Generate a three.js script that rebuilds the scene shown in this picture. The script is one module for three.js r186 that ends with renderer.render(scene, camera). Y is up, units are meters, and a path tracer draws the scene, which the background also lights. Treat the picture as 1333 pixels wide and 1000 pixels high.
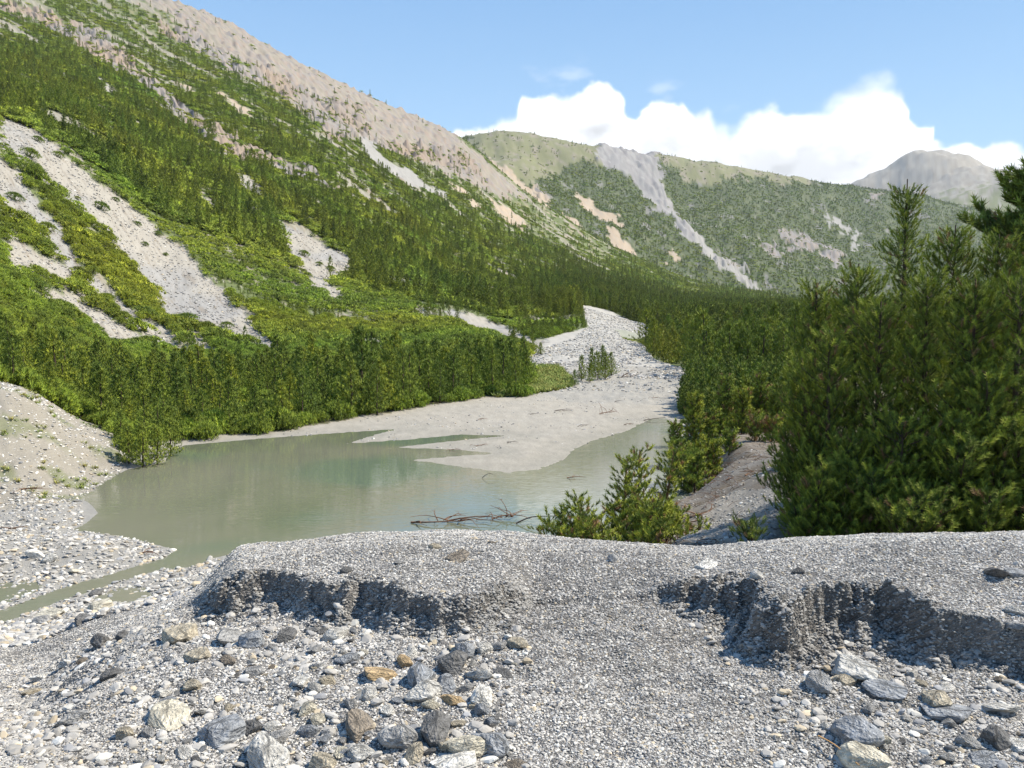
import * as THREE from 'three';
import { mergeGeometries, mergeVertices } from 'three/addons/utils/BufferGeometryUtils.js';

// ---------------------------------------------------------------- camera, sky, sun, exposure
const EYE = 1.7, F = 1072, CX = 666.5, CY = 500, PITCH = Math.atan(90 / F), LAKE = -3.3;
const scene = new THREE.Scene();
const camera = new THREE.PerspectiveCamera(2 * Math.atan(500 / F) * 180 / Math.PI, 4 / 3, 0.1, 20000);
camera.position.set(0, EYE, 0);
camera.rotation.x = -PITCH;
scene.add(camera);
const renderer = new THREE.WebGLRenderer();
renderer.toneMapping = THREE.LinearToneMapping;
renderer.toneMappingExposure = 1.66;
renderer.shadowMap.enabled = true;
const SUN = new THREE.Vector3(0.62, 0.77, -0.1).normalize();
const sun = new THREE.DirectionalLight(new THREE.Color(1.0, 0.925, 0.79), 5);
sun.position.copy(SUN).multiplyScalar(300);
sun.castShadow = true;
Object.assign(sun.shadow.camera, { left: -150, right: 150, top: 150, bottom: -150, far: 900 });
sun.shadow.mapSize.set(4096, 4096);
scene.add(sun, sun.target);
scene.fog = new THREE.FogExp2(new THREE.Color(0.80, 0.88, 1.0), 0.000045);

// ---------------------------------------------------------------- small tools
const { clamp, lerp } = THREE.MathUtils, V = (x, y, z) => new THREE.Vector3(x, y, z);
const sstep = (a, b, x) => { const t = clamp((x - a) / (b - a), 0, 1); return t * t * (3 - 2 * t); };
function rng(seed) { let s = seed >>> 0; return () => { s = (s + 0x6D2B79F5) | 0; let t = Math.imul(s ^ (s >>> 15), 1 | s); t = (t + Math.imul(t ^ (t >>> 7), 61 | t)) ^ t; return ((t ^ (t >>> 14)) >>> 0) / 4294967296; }; }
const PERM = (() => { const p = new Uint8Array(512), r = rng(77), q = [...Array(256).keys()]; for (let i = 255; i > 0; i--) { const j = Math.floor(r() * (i + 1)); [q[i], q[j]] = [q[j], q[i]]; } for (let i = 0; i < 512; i++) p[i] = q[i & 255]; return p; })();
const gr = (h, x, y, z) => { const u = (h & 15) < 8 ? x : y, v = (h & 15) < 4 ? y : (h & 13) === 12 ? x : z; return ((h & 1) ? -u : u) + ((h & 2) ? -v : v); };
function noise(x, y, z = 0) {
  const X0 = Math.floor(x), Y0 = Math.floor(y), Z0 = Math.floor(z), X = X0 & 255, Y = Y0 & 255, Z = Z0 & 255;
  x -= X0; y -= Y0; z -= Z0;
  const u = x * x * x * (x * (x * 6 - 15) + 10), v = y * y * y * (y * (y * 6 - 15) + 10), w = z * z * z * (z * (z * 6 - 15) + 10);
  const A = PERM[X] + Y, B = PERM[X + 1] + Y, AA = PERM[A] + Z, AB = PERM[A + 1] + Z, BA = PERM[B] + Z, BB = PERM[B + 1] + Z;
  const l = (t, a, b) => a + t * (b - a);
  return l(w, l(v, l(u, gr(PERM[AA], x, y, z), gr(PERM[BA], x - 1, y, z)), l(u, gr(PERM[AB], x, y - 1, z), gr(PERM[BB], x - 1, y - 1, z))),
    l(v, l(u, gr(PERM[AA + 1], x, y, z - 1), gr(PERM[BA + 1], x - 1, y, z - 1)), l(u, gr(PERM[AB + 1], x, y - 1, z - 1), gr(PERM[BB + 1], x - 1, y - 1, z - 1))));
}
function fbm(x, y, z, n) { let s = 0, a = 0.5; for (let i = 0; i < n; i++) { s += a * noise(x, y, z); x = x * 2.03 + 7.1; y = y * 2.03 + 3.7; z = z * 2.03 + 1.3; a *= 0.5; } return s; }
// direction of a photo pixel, as x and y per metre of depth
const cp = Math.cos(PITCH), sp = Math.sin(PITCH);
function ray(px, py) { const x = (px - CX) / F, y = -(py - CY) / F, d = y * sp + cp; return [x / d, (y * cp - sp) / d]; }
const plane = (px, py, y) => { const [a, e] = ray(px, py), t = (y - EYE) / e; return [a * t, t]; };
function inside(poly, x, y) { let c = false; for (let i = 0, j = poly.length - 1; i < poly.length; j = i++) { const [xi, yi] = poly[i], [xj, yj] = poly[j]; if ((yi > y) !== (yj > y) && x < (xj - xi) * (y - yi) / (yj - yi) + xi) c = !c; } return c; }
function distTo(poly, x, y, open) { let b = 1e9; for (let i = open ? 1 : 0, j = open ? 0 : poly.length - 1; i < poly.length; j = i++) { const ax = poly[j][0], ay = poly[j][1], dx = poly[i][0] - ax, dy = poly[i][1] - ay, t = clamp(((x - ax) * dx + (y - ay) * dy) / (dx * dx + dy * dy + 1e-12), 0, 1), ex = x - ax - t * dx, ey = y - ay - t * dy; b = Math.min(b, ex * ex + ey * ey); } return Math.sqrt(b); }
const taken = {};
const numbered = (n) => { taken[n] = (taken[n] ?? -1) + 1; return taken[n] ? n + '_' + String(taken[n]).padStart(3, '0') : n; };
function tag(o, label, category, group) { o.userData.label = label; if (category) o.userData.category = category; if (group) o.userData.group = group; return o; }
function shadows(o) { o.traverse((c) => { if (c.isMesh) { c.castShadow = true; c.receiveShadow = true; } }); return o; }

// ---------------------------------------------------------------- sky: clear blue with cumulus heaped along the horizon
{
  const W = 4096, H = 2048, data = new Float32Array(W * H * 4);
  const tops = [[560, 200], [575, 168], [600, 160], [640, 158], [672, 152], [678, 118], [700, 112], [740, 112], [790, 104], [806, 116], [816, 138], [828, 148], [842, 132], [870, 123], [890, 125], [905, 142], [922, 138], [932, 163], [950, 168], [975, 148], [990, 141], [1010, 139], [1025, 146], [1045, 138], [1075, 132], [1100, 119], [1130, 110], [1158, 107], [1172, 113], [1184, 132], [1182, 154], [1198, 160], [1205, 153], [1217, 153], [1216, 178], [1230, 184], [1250, 182], [1290, 179], [1318, 181], [1333, 190], [1380, 200]]
    .map(([px, py]) => { const [a, e] = ray(px, py); return [Math.atan(a), Math.atan(e / Math.hypot(1, a))]; });
  const heap = (az) => 0.15 + 0.09 * fbm(Math.cos(az) * 2.2 + 9, Math.sin(az) * 2.2, 3, 4) + 0.035 * noise(Math.cos(az) * 9, Math.sin(az) * 9, 8);
  const topAt = (az) => {
    if (az < tops[0][0] || az > tops[tops.length - 1][0]) {
      const near = az < tops[0][0] ? (tops[0][0] - az) / 0.12 : (az - tops[tops.length - 1][0]) / 0.12;
      const edge = az < tops[0][0] ? tops[0][1] : tops[tops.length - 1][1];
      return lerp(edge, heap(az), sstep(0, 1, near));
    }
    for (let i = 1; i < tops.length; i++) if (az <= tops[i][0]) return lerp(tops[i - 1][1], tops[i][1], (az - tops[i - 1][0]) / (tops[i][0] - tops[i - 1][0]));
    return 0.1;
  };
  const top = new Float32Array(W);
  for (let c = 0; c < W; c++) { const t = ((c + 0.5) / W - 0.5) * 2 * Math.PI; top[c] = topAt(Math.atan2(Math.cos(t), -Math.sin(t))); }
  for (let r = 0; r < H; r++) {
    const el = ((r + 0.5) / H - 0.5) * Math.PI, s = Math.max(0, Math.sin(el)), k = Math.pow(1 - s, 3.0);
    const R = lerp(0.06, 0.47, k), G = lerp(0.18, 0.69, k), B = lerp(0.42, 0.86, k);
    for (let c = 0; c < W; c++) {
      let q = 0, white = 1;
      if (el > -0.03 && el < 0.42) {
        const t = ((c + 0.5) / W - 0.5) * 2 * Math.PI, x = Math.cos(t) * Math.cos(el), y = Math.sin(el), z = Math.sin(t) * Math.cos(el);
        const puff = fbm(x * 26, y * 30, z * 26, 5);
        const thin = sstep(0.05, 0.4, noise(x * 7 + 3, y * 7, z * 7));
        const d = top[c] - 0.006 + puff * 0.026 - el;
        q = sstep(-0.003 - thin * 0.014, 0.004 + thin * 0.016, d);
        const wisp = fbm(x * 11, y * 30 + 5, z * 11, 5);
        q = Math.max(q, 0.3 * sstep(0.26, 0.5, wisp) * sstep(0.035, -0.005, el - top[c] - 0.005));
        white = 0.80 + 0.10 * sstep(0.05, -0.02, Math.abs(d - 0.015)) - 0.2 * sstep(-0.02, 0.3, fbm(x * 9 + 4, y * 16, z * 9, 5)) * sstep(0.006, 0.05, d) - 0.10 * sstep(0, .3, fbm(x * 30, y * 40, z * 30, 3));
      }
      const i = (r * W + c) * 4;
      data[i] = lerp(R, white * 0.98, q); data[i + 1] = lerp(G, white, q); data[i + 2] = lerp(B, white * 1.03, q); data[i + 3] = 1;
    }
  }
  const tex = new THREE.DataTexture(data, W, H, THREE.RGBAFormat, THREE.FloatType);
  tex.mapping = THREE.EquirectangularReflectionMapping; tex.magFilter = THREE.LinearFilter; tex.needsUpdate = true;
  scene.background = tex; scene.environment = tex;
}
console.log('sky');

// ---------------------------------------------------------------- the land: height along each line of sight from the viewpoint, read off the photograph
const Y = (t, y) => [Math.log(t), (y - EYE) / t], P = (t, py) => [Math.log(t), ray(CX, py)[1]];
const YS = (...v) => { const o = []; for (let i = 0; i < v.length; i += 2) o.push(Y(v[i], v[i + 1])); return o; };
const PS = (...v) => { const o = []; for (let i = 0; i < v.length; i += 2) o.push(P(v[i], v[i + 1])); return o; };
const back = (r) => PS(1320, r + 30, 1550, r + 60, 1850, r + 90, 2250, r + 130);
const low = PS(2900, 330, 3700, 340, 5200, 345, 6500, 360);
const COLS = [
  [-500, YS(1, .3, 3, .1, 4.4, -.4, 5.5, -.9, 9, -2.1), YS(12, -3.2, 14.5, -3.1, 17, -3), PS(20, 600, 24, 470, 34, 400, 50, 300, 65, 220, 85, 120, 110, 30, 200, -60, 400, -150, 800, -300), back(-200), low],
  [-250, YS(1, .15, 3, .05, 4.4, -.45, 6, -1.0, 9, -2.05), YS(13, -3.4, 15.5, -3.1, 18.5, -3), PS(21, 600, 23.5, 500, 34, 460, 50, 390, 68, 310, 90, 210, 115, 120, 220, 50, 450, -30, 900, -170), back(-100), low],
  [0, YS(1, .05, 3.1, 0, 4.4, -.5, 6, -1.1, 9, -2.06), YS(13.5, -3.42, 16, -3.1, 21, -3.08), PS(23.5, 580, 26, 505, 38, 492, 60, 440, 82, 360, 105, 280, 150, 165, 280, 105, 550, 20, 950, -80), back(-40), low],
  [120, YS(1, .02, 3.1, 0, 4.4, -.2, 6, -.75, 9, -1.75), YS(14, -3.2, 16.5, -3.1, 23, -3.25), PS(26, 598, 30, 565, 45, 515, 70, 462, 95, 395, 125, 300, 180, 195, 330, 115, 600, 45, 1000, -40), back(0), low],
  [240, YS(1, 0, 3, .02, 4.6, 0, 6, -.4, 8.5, -1.2), YS(13, -2.95, 17, -3.6, 31, -3.5), PS(34, 572, 45, 530, 70, 482, 100, 430, 130, 365, 170, 290, 240, 220, 400, 145, 650, 70, 1000, 0), back(30), low],
  [310, YS(1, 0, 3, .08, 4.6, .2, 5.6, .02, 7.5, -.45), YS(11.5, -2.4, 17, -3.6, 32, -3.5), PS(35, 570, 48, 525, 70, 485, 100, 440, 135, 375, 180, 305, 260, 235, 420, 160, 680, 85, 1020, 32), back(60), low],
  [400, [...YS(1, 0, 3, .03, 4.4, .19, 5.5, .11), P(7, 704)], YS(10, -1.9, 16, -3.5, 33, -3.5), PS(38, 552, 50, 520, 72, 485, 105, 445, 145, 390, 200, 325, 300, 250, 470, 175, 720, 120, 1050, 82), back(110), low],
  [520, [...YS(1, 0, 3, .04, 4.4, .22, 5.5, .16), P(7.3, 692)], YS(10.5, -1.8, 16, -3.5, 37, -3.4), PS(45, 533, 58, 508, 78, 478, 110, 442, 155, 400, 220, 355, 330, 295, 520, 230, 780, 180, 1100, 144), back(165), low],
  [600, [...YS(1, 0, 3, .03, 4.4, .21, 5.5, .16), P(7.5, 689)], YS(10.5, -1.7, 17, -3.5, 40, -3.4), PS(47, 523, 60, 498, 80, 470, 110, 442, 155, 408, 240, 375, 370, 325, 560, 270, 820, 222, 1150, 178), PS(1320, 200, 1500, 215, 1800, 205, 2100, 180), low],
  [650, [...YS(1, 0, 3, .04, 4.3, .2, 5.5, .16), P(7.4, 692)], YS(10.5, -1.6, 17, -3.4, 42, -3.35), PS(49, 517, 60, 498, 78, 473, 108, 446, 150, 422, 240, 390, 370, 350, 550, 305, 800, 262, 1150, 222), PS(1320, 245, 1500, 240, 1800, 205, 2100, 170), low],
  [700, [...YS(1, 0, 3, .0, 4.2, .05, 5.5, .1), P(7.2, 697)], YS(10.2, -1.4, 17, -3.4, 44, -3.35), PS(52, 510, 60, 494, 76, 470, 100, 448, 140, 428, 240, 396, 370, 365, 550, 330, 800, 295, 1150, 262), PS(1320, 282, 1500, 262, 1800, 222, 2100, 178), low],
  [760, [...YS(1, 0, 3, .0, 4.2, .05, 5.5, .1), P(7, 702)], YS(10, -1.3, 17.5, -3.35, 44, -3.35), PS(52, 508, 62, 490, 80, 468, 105, 446, 145, 422, 200, 405, 330, 385, 520, 358, 780, 328, 1150, 300), PS(1320, 318, 1500, 288, 1800, 240, 2100, 187), low],
  [830, [...YS(1, 0, 3, .0, 4.2, .05, 5.5, .1), P(6.8, 708)], YS(10, -1.3, 17.5, -3.1, 42, -3.35), PS(52, 510, 62, 492, 80, 472, 105, 453, 145, 435, 210, 420, 330, 400, 520, 380, 780, 358, 1150, 338), PS(1320, 352, 1520, 310, 1850, 252, 2150, 199), low],
  [900, [...YS(1, 0, 3, .0, 4.2, .2, 5.4, .1), P(6.5, 713)], [Y(9.3, -1.2), P(13, 692), Y(25, -3.1)], PS(50, 512, 62, 494, 80, 476, 110, 456, 150, 438, 220, 422, 340, 408, 520, 396, 780, 382, 1150, 366), PS(1350, 376, 1550, 330, 1880, 268, 2200, 209), low],
  [960, [...YS(1, 0, 3, .0, 4.1, .21, 5.3, .14), P(6.5, 711)], [P(9, 712), P(15, 650), Y(26, -2.4)], PS(46, 514, 62, 493, 82, 473, 112, 454, 155, 436, 225, 421, 345, 408, 525, 398, 790, 387, 1180, 377), PS(1380, 386, 1580, 338, 1900, 276, 2250, 219), low],
  [1045, [...YS(1, 0, 3, .01, 4.05, .27, 5.2, .21), P(6.6, 704)], [Y(9, -.95), Y(15, -1.15), P(26, 578)], PS(45, 515, 62, 490, 85, 469, 115, 451, 160, 434, 230, 419, 350, 408, 530, 401, 800, 395, 1200, 390), PS(1420, 394, 1620, 351, 1950, 290, 2350, 233), PS(2900, 262, 3700, 300, 5200, 285, 6500, 330)],
  [1100, [...YS(1, 0, 3, .02, 4.08, .26, 5.2, .23), P(6.7, 700)], YS(9, -1.05, 15, -1.5, 27, -2.2), PS(45, 512, 62, 488, 85, 468, 115, 450, 160, 433, 230, 418, 350, 408, 530, 402, 800, 398, 1200, 394), PS(1450, 396, 1650, 358, 2000, 300, 2400, 243), PS(2900, 275, 3700, 290, 5200, 246, 6500, 330)],
  [1150, [...YS(1, 0, 3, .14, 4.1, .27, 5.2, .26), P(6.8, 698)], YS(9, -1.05, 15, -1.5, 27, -2.1), PS(45, 508, 62, 486, 85, 466, 115, 449, 160, 432, 230, 418, 350, 408, 530, 402, 800, 398, 1200, 394), PS(1460, 396, 1670, 362, 2020, 304, 2440, 249), PS(2900, 280, 3700, 283, 5200, 218, 6500, 330)],
  [1195, [...YS(1, 0, 3, .13, 4.1, .28, 5.2, .3), P(6.8, 697)], YS(9, -1.05, 15, -1.5, 27, -2), PS(45, 505, 62, 484, 85, 465, 115, 448, 160, 432, 230, 418, 350, 408, 530, 402, 800, 398, 1200, 394), PS(1480, 396, 1690, 365, 2040, 308, 2470, 256), PS(2900, 285, 3700, 272, 5200, 199, 6500, 330)],
  [1240, [...YS(1, 0, 3, .12, 4.1, .26, 5.2, .3), P(6.9, 696)], YS(9.2, -1.05, 15, -1.5, 27, -2), PS(45, 500, 62, 481, 85, 463, 115, 447, 160, 431, 230, 417, 350, 407, 530, 402, 800, 398, 1200, 394), PS(1500, 396, 1700, 367, 2060, 316, 2500, 266), PS(2900, 290, 3700, 250, 5200, 204, 6500, 330)],
  [1290, [...YS(1, 0, 3, .1, 4.1, .24, 5.2, .3), P(6.9, 697)], YS(9.4, -1.05, 15, -1.5, 27, -1.9), PS(45, 495, 62, 478, 85, 461, 115, 446, 160, 430, 230, 416, 350, 406, 530, 401, 800, 398, 1200, 394), PS(1520, 396, 1720, 370, 2080, 324, 2550, 280), PS(2900, 300, 3700, 235, 5200, 221, 6500, 330)],
  [1333, [...YS(1, 0, 3, .08, 4.1, .22, 5.2, .3), P(7, 698)], YS(9.5, -1.05, 15, -1.4, 27, -1.8), PS(45, 490, 62, 474, 85, 458, 115, 444, 160, 429, 230, 415, 350, 405, 530, 400, 800, 397, 1200, 394), PS(1550, 396, 1750, 372, 2100, 330, 2600, 292), PS(2900, 305, 3700, 220, 5200, 232, 6500, 330)],
  [1550, [...YS(1, .05, 3, .1, 4.1, .3, 5.2, .35), P(7, 690)], YS(9.5, -1, 15, -1, 27, -.8), PS(45, 460, 62, 445, 85, 435, 115, 425, 160, 415, 230, 405, 350, 398, 530, 394, 800, 392, 1200, 390), PS(1550, 390, 1750, 372, 2100, 350, 2600, 330), PS(2900, 330, 3700, 180, 5200, 240, 6500, 330)],
  [1950, [...YS(1, .1, 3, .2, 4.1, .4, 5.2, .4), P(7, 680)], YS(9.5, -.9, 15, -.6, 27, 0), PS(45, 430, 62, 420, 85, 410, 115, 400, 160, 395, 230, 390, 350, 385, 530, 380, 800, 380, 1200, 380), PS(1550, 390, 1750, 372, 2100, 350, 2600, 330), PS(2900, 330, 3700, 180, 5200, 240, 6500, 330)],
].map(([px, ...g]) => ({ a: (px - CX) / F, k: g.flat() }));
const NK = COLS[0].k.length;
// the washed-out lower level in front of the banks
const LOW = [[-500, YS(1, .3, 3, .1, 4.4, -.4, 5.5, -.9, 9, -2.1)], [0, YS(1, .05, 3.1, 0, 4.4, -.5, 6, -1.1, 9, -2.06)], [120, YS(1, .02, 3.1, 0, 4.4, -.2, 6, -.75, 9, -1.75)], [240, YS(1, 0, 3, 0, 4.6, -.08, 6, -.42, 8.5, -1.25)], [330, YS(1, 0, 3, 0, 4.5, -.03, 5.5, -.15, 8.5, -.6)], [500, YS(1, 0, 3, 0, 4.4, .02, 5.5, 0, 8.5, -.3)], [700, YS(1, 0, 3, 0, 4.2, .05, 5.5, .1, 8.5, 0)], [838, YS(1, 0, 3, 0, 4.2, .05, 5.5, .1, 8.5, 0)], [900, YS(1, 0, 3, 0, 4.2, .01, 5.5, .02, 8.5, 0)], [1050, YS(1, 0, 3, -.02, 4.2, 0, 5.5, .0, 8.5, 0)], [1950, YS(1, 0, 3, -.03, 4.2, -.05, 5.5, .0, 8.5, 0)]].map(([px, k]) => ({ a: (px - CX) / F, k }));
function columnAt(cols, a) {   // knots of the height profile at one bearing
  let i = 0; while (i < cols.length - 2 && a > cols[i + 1].a) i++;
  const A = cols[i], B = cols[i + 1], f = clamp((a - A.a) / (B.a - A.a), 0, 1), Z = cols[Math.max(0, i - 1)], C = cols[Math.min(cols.length - 1, i + 2)], w = B.a - A.a;
  return A.k.map((p, n) => [0, 1].map((c) => {
    const p0 = p[c], p1 = B.k[n][c];
    const s = (p1 - p0) / w, sl = i > 0 ? (p0 - Z.k[n][c]) / (A.a - Z.a) : s, sr = i < cols.length - 2 ? (C.k[n][c] - p1) / (C.a - B.a) : s;
    const m0 = sl * s > 0 ? 2 * sl * s / (sl + s) : 0, m1 = s * sr > 0 ? 2 * s * sr / (s + sr) : 0, f2 = f * f, f3 = f2 * f;
    return (2 * f3 - 3 * f2 + 1) * p0 + (f3 - 2 * f2 + f) * w * m0 + (-2 * f3 + 3 * f2) * p1 + (f3 - f2) * w * m1;
  }));
}
function profile(k) {          // elevation per metre of depth against log depth, monotone cubic
  const n = k.length, d = [], m = [];
  for (let i = 0; i < n - 1; i++) d.push((k[i + 1][1] - k[i][1]) / (k[i + 1][0] - k[i][0]));
  m.push(d[0]); for (let i = 1; i < n - 1; i++) m.push(d[i - 1] * d[i] > 0 ? 2 * d[i - 1] * d[i] / (d[i - 1] + d[i]) : 0); m.push(d[n - 2]);
  return (lt) => {
    if (lt <= k[0][0]) return (Math.exp(k[0][0]) * k[0][1]) / Math.exp(lt);
    let i = 0; while (i < n - 2 && lt > k[i + 1][0]) i++;
    const h = k[i + 1][0] - k[i][0], f = Math.min(1, (lt - k[i][0]) / h), f2 = f * f, f3 = f2 * f;
    return (2 * f3 - 3 * f2 + 1) * k[i][1] + (f3 - 2 * f2 + f) * h * m[i] + (-2 * f3 + 3 * f2) * k[i + 1][1] + (f3 - f2) * h * m[i + 1];
  };
}
// grid lines: bearings (x per metre of depth) and depths
const AA = []; for (let a = -1.06; a < -0.69; a += 0.03) AA.push(a); for (let a = -0.69; a < 0.69; a += 0.00215) AA.push(a); for (let a = 0.69; a < 1.12; a += 0.03) AA.push(a);
const TT = [];
{ let t = 0.6; while (t < 2.6) { TT.push(t); t += 0.06; } while (t < 4.8) { TT.push(t); t += 0.0095; } while (t < 7.6) { TT.push(t); t += 0.018; } while (t < 20) { TT.push(t); t *= 1.0105; } while (t < 62) { TT.push(t); t *= 1.009; } while (t < 1300) { TT.push(t); t *= 1.0115; } while (t < 2700) { TT.push(t); t *= 1.0085; } while (t < 6600) { TT.push(t); t *= 1.018; } }
const NA = AA.length, NT = TT.length, LT = TT.map(Math.log);
const Bs = new Float32Array(NA * NT), Hs = new Float32Array(NA * NT), LowH = new Float32Array(NA * NT);
for (let i = 0; i < NA; i++) {
  const p = profile(columnAt(COLS, AA[i])), l = profile(columnAt(LOW, AA[i]));
  for (let j = 0; j < NT; j++) { Bs[j * NA + i] = EYE + p(LT[j]) * TT[j]; if (TT[j] < 9) LowH[j * NA + i] = EYE + l(LT[j]) * TT[j]; }
}
const findT = (t) => { let lo = 0, hi = NT - 1; while (hi - lo > 1) { const m = (lo + hi) >> 1; if (TT[m] > t) hi = m; else lo = m; } return lo; };
const findA = (a) => { let lo = 0, hi = NA - 1; while (hi - lo > 1) { const m = (lo + hi) >> 1; if (AA[m] > a) hi = m; else lo = m; } return lo; };
function sample(G, a, t) { const i = findA(a), j = findT(t), u = clamp((a - AA[i]) / (AA[i + 1] - AA[i]), 0, 1), v = clamp((t - TT[j]) / (TT[j + 1] - TT[j]), 0, 1), o = j * NA + i; return lerp(lerp(G[o], G[o + 1], u), lerp(G[o + NA], G[o + NA + 1], u), v); }
const normalAt = (x, z, e) => V(ground(x - e, z) - ground(x + e, z), 2 * e, ground(x, z - e) - ground(x, z + e)).normalize();
const ground = (x, z) => sample(Hs, x / -z, -z);   // finished ground height at a place
// where the line of sight through a photo pixel meets the land: [bearing, depth]
function hit(px, py, G = Bs, from = 2.2) {
  const [a, e] = ray(px, py), i = findA(a); let j = findT(from);
  for (; j < NT - 1; j++) if (G[j * NA + i] >= EYE + e * TT[j]) return [a, TT[j]];
  return [a, TT[NT - 1]];
}
const patch = (from, ...v) => { const pts = []; for (let i = 0; i < v.length; i += 2) { const [a, t] = hit(v[i], v[i + 1], Bs, from); pts.push([a, Math.log(t)]); } const xs = pts.map((p) => p[0]), ys = pts.map((p) => p[1]); return { pts, box: [Math.min(...xs) - .02, Math.max(...xs) + .02, Math.min(...ys) - .1, Math.max(...ys) + .1] }; };
const inPatch = (p, a, l) => a > p.box[0] && a < p.box[1] && l > p.box[2] && l < p.box[3] && inside(p.pts, a, l);
const anyPatch = (list, a, l) => { for (const p of list) if (inPatch(p, a, l)) return true; return false; };

// lake and stream outline on the water plane, in metres (x, depth)
const lakePoly = [[-60, 838], [0, 812], [70, 785], [140, 762], [205, 742], [250, 738], [285, 724], [330, 718], [420, 718], [520, 708], [600, 700], [640, 694], [690, 694], [720, 700], [760, 702], [790, 690], [800, 672], [830, 668], [880, 655], [905, 640], [905, 615], [890, 590], [880, 565], [868, 545], [850, 545], [815, 562], [775, 573], [748, 585], [732, 600], [700, 612], [660, 616], [600, 608], [560, 602], [530, 599], [580, 595], [640, 590], [600, 586], [550, 584], [500, 584], [580, 575], [660, 567], [600, 566], [540, 572], [480, 576], [450, 578], [480, 568], [515, 559], [440, 564], [330, 572], [240, 580], [222, 588], [215, 602], [165, 612], [130, 630], [104, 648], [118, 656], [128, 668], [112, 682], [95, 690], [150, 697], [200, 708], [232, 716], [210, 728], [150, 746], [80, 766], [0, 796], [-60, 820]].map(([px, py]) => plane(px, py, LAKE));
// foot of the cut banks; beyond it lies the gravel terrace, and the track runs up between
const terrace = [];
for (const [px, py] of [[150, 790], [215, 797], [240, 801], [288, 806], [330, 802], [378, 804], [418, 811], [450, 810], [472, 803], [500, 815], [526, 829], [573, 836], [616, 826], [648, 818], [664, 800], [700, 792]]) { const [a, t] = hit(px, py, LowH, 2); terrace.push([a * t, t]); }
for (const [px, py] of [[830, 786], [858, 786], [893, 797], [925, 812], [945, 806], [975, 830], [1000, 862], [1012, 872], [1055, 872], [1083, 850], [1120, 843], [1141, 843], [1181, 850], [1213, 868], [1267, 876], [1333, 894], [1420, 915], [1560, 925]]) { const [a, t] = hit(px, py, LowH, 2); terrace.push([a * t, t]); }
terrace.push([40, 6], [40, 25], [-6, 25]);

// sand flats between water and forest, in metres
const flats = [[140, 612], [215, 604], [228, 580], [300, 569], [360, 561], [470, 544], [560, 532], [600, 527], [640, 523], [680, 522], [705, 516], [742, 508], [748, 498], [700, 492], [692, 482], [760, 480], [905, 486], [893, 520], [874, 548], [905, 612], [900, 640], [880, 655], [740, 700], [300, 720], [120, 690]].map(([px, py]) => plane(px, py, LAKE + .05));
// patches of bare ground on the slopes, outlined in the photograph and laid on the land
const scree = [
  patch(40, 0, 148, 40, 166, 90, 205, 132, 242, 184, 280, 240, 328, 270, 360, 308, 395, 338, 428, 384, 462, 352, 464, 296, 440, 256, 428, 224, 412, 196, 380, 170, 342, 140, 308, 100, 272, 52, 228, 14, 198, 0, 188),
  patch(40, -40, 190, 0, 202, 18, 216, 50, 266, 84, 308, 104, 344, 140, 374, 182, 406, 214, 428, 266, 466, 246, 470, 208, 451, 174, 424, 138, 396, 100, 358, 64, 324, 28, 290, 0, 270, -40, 246),
  patch(40, 0, 296, 18, 306, 45, 328, 108, 356, 86, 370, 45, 360, 0, 350), patch(40, 55, 370, 104, 382, 156, 420, 200, 442, 150, 446, 96, 414, 56, 390), patch(60, 195, 395, 230, 400, 250, 420, 222, 420), patch(60, 425, 375, 448, 380, 440, 396, 424, 390), patch(60, 300, 225, 330, 235, 345, 262, 320, 252), patch(40, 230, 428, 262, 432, 290, 462, 285, 480, 262, 462),
  patch(60, 360, 287, 395, 303, 430, 323, 470, 343, 452, 362, 425, 368, 440, 386, 405, 372, 380, 340, 362, 312), patch(60, 455, 433, 480, 438, 516, 458, 505, 464, 470, 452),
  patch(60, 578, 403, 620, 411, 660, 423, 712, 444, 695, 455, 640, 437, 600, 423), patch(60, 258, 248, 287, 262, 276, 300, 266, 290), patch(60, 318, 268, 342, 272, 340, 284, 322, 280),
  patch(60, 505, 360, 530, 366, 526, 374, 508, 368), patch(60, 540, 398, 556, 402, 552, 410, 540, 406), patch(60, 150, 120, 152, 128, 130, 116), patch(60, 118, 98, 135, 105, 152, 126, 138, 118),
];
const greyScree = [patch(200, 468, 178, 488, 183, 490, 198, 530, 222, 584, 256, 560, 251, 512, 228, 480, 206, 472, 192), patch(1300, 905, 300, 925, 325, 960, 352, 995, 380, 975, 374, 935, 350, 908, 322), patch(1300, 1075, 280, 1100, 288, 1105, 302, 1085, 296), patch(1300, 1110, 300, 1120, 308, 1116, 322, 1106, 312)];
const orangeScree = [patch(200, 275, 113, 292, 123, 330, 153, 308, 148), patch(200, 610, 260, 626, 267, 629, 276, 612, 270), patch(200, 232, 102, 255, 120, 250, 122, 234, 112), patch(1200, 672, 238, 694, 242, 712, 262, 732, 290, 712, 287, 692, 268, 678, 255), patch(1200, 745, 248, 762, 256, 795, 280, 815, 300, 792, 292, 760, 270), patch(1200, 792, 303, 826, 333, 814, 336, 797, 320), patch(1200, 632, 205, 660, 218, 692, 248, 680, 252, 650, 232), patch(1200, 866, 324, 888, 338, 870, 339), patch(1200, 735, 278, 760, 296, 790, 318, 780, 320, 745, 300), patch(300, 640, 262, 665, 275, 690, 300, 675, 296, 650, 278), patch(300, 585, 238, 600, 243, 612, 256, 596, 252)];
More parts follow.
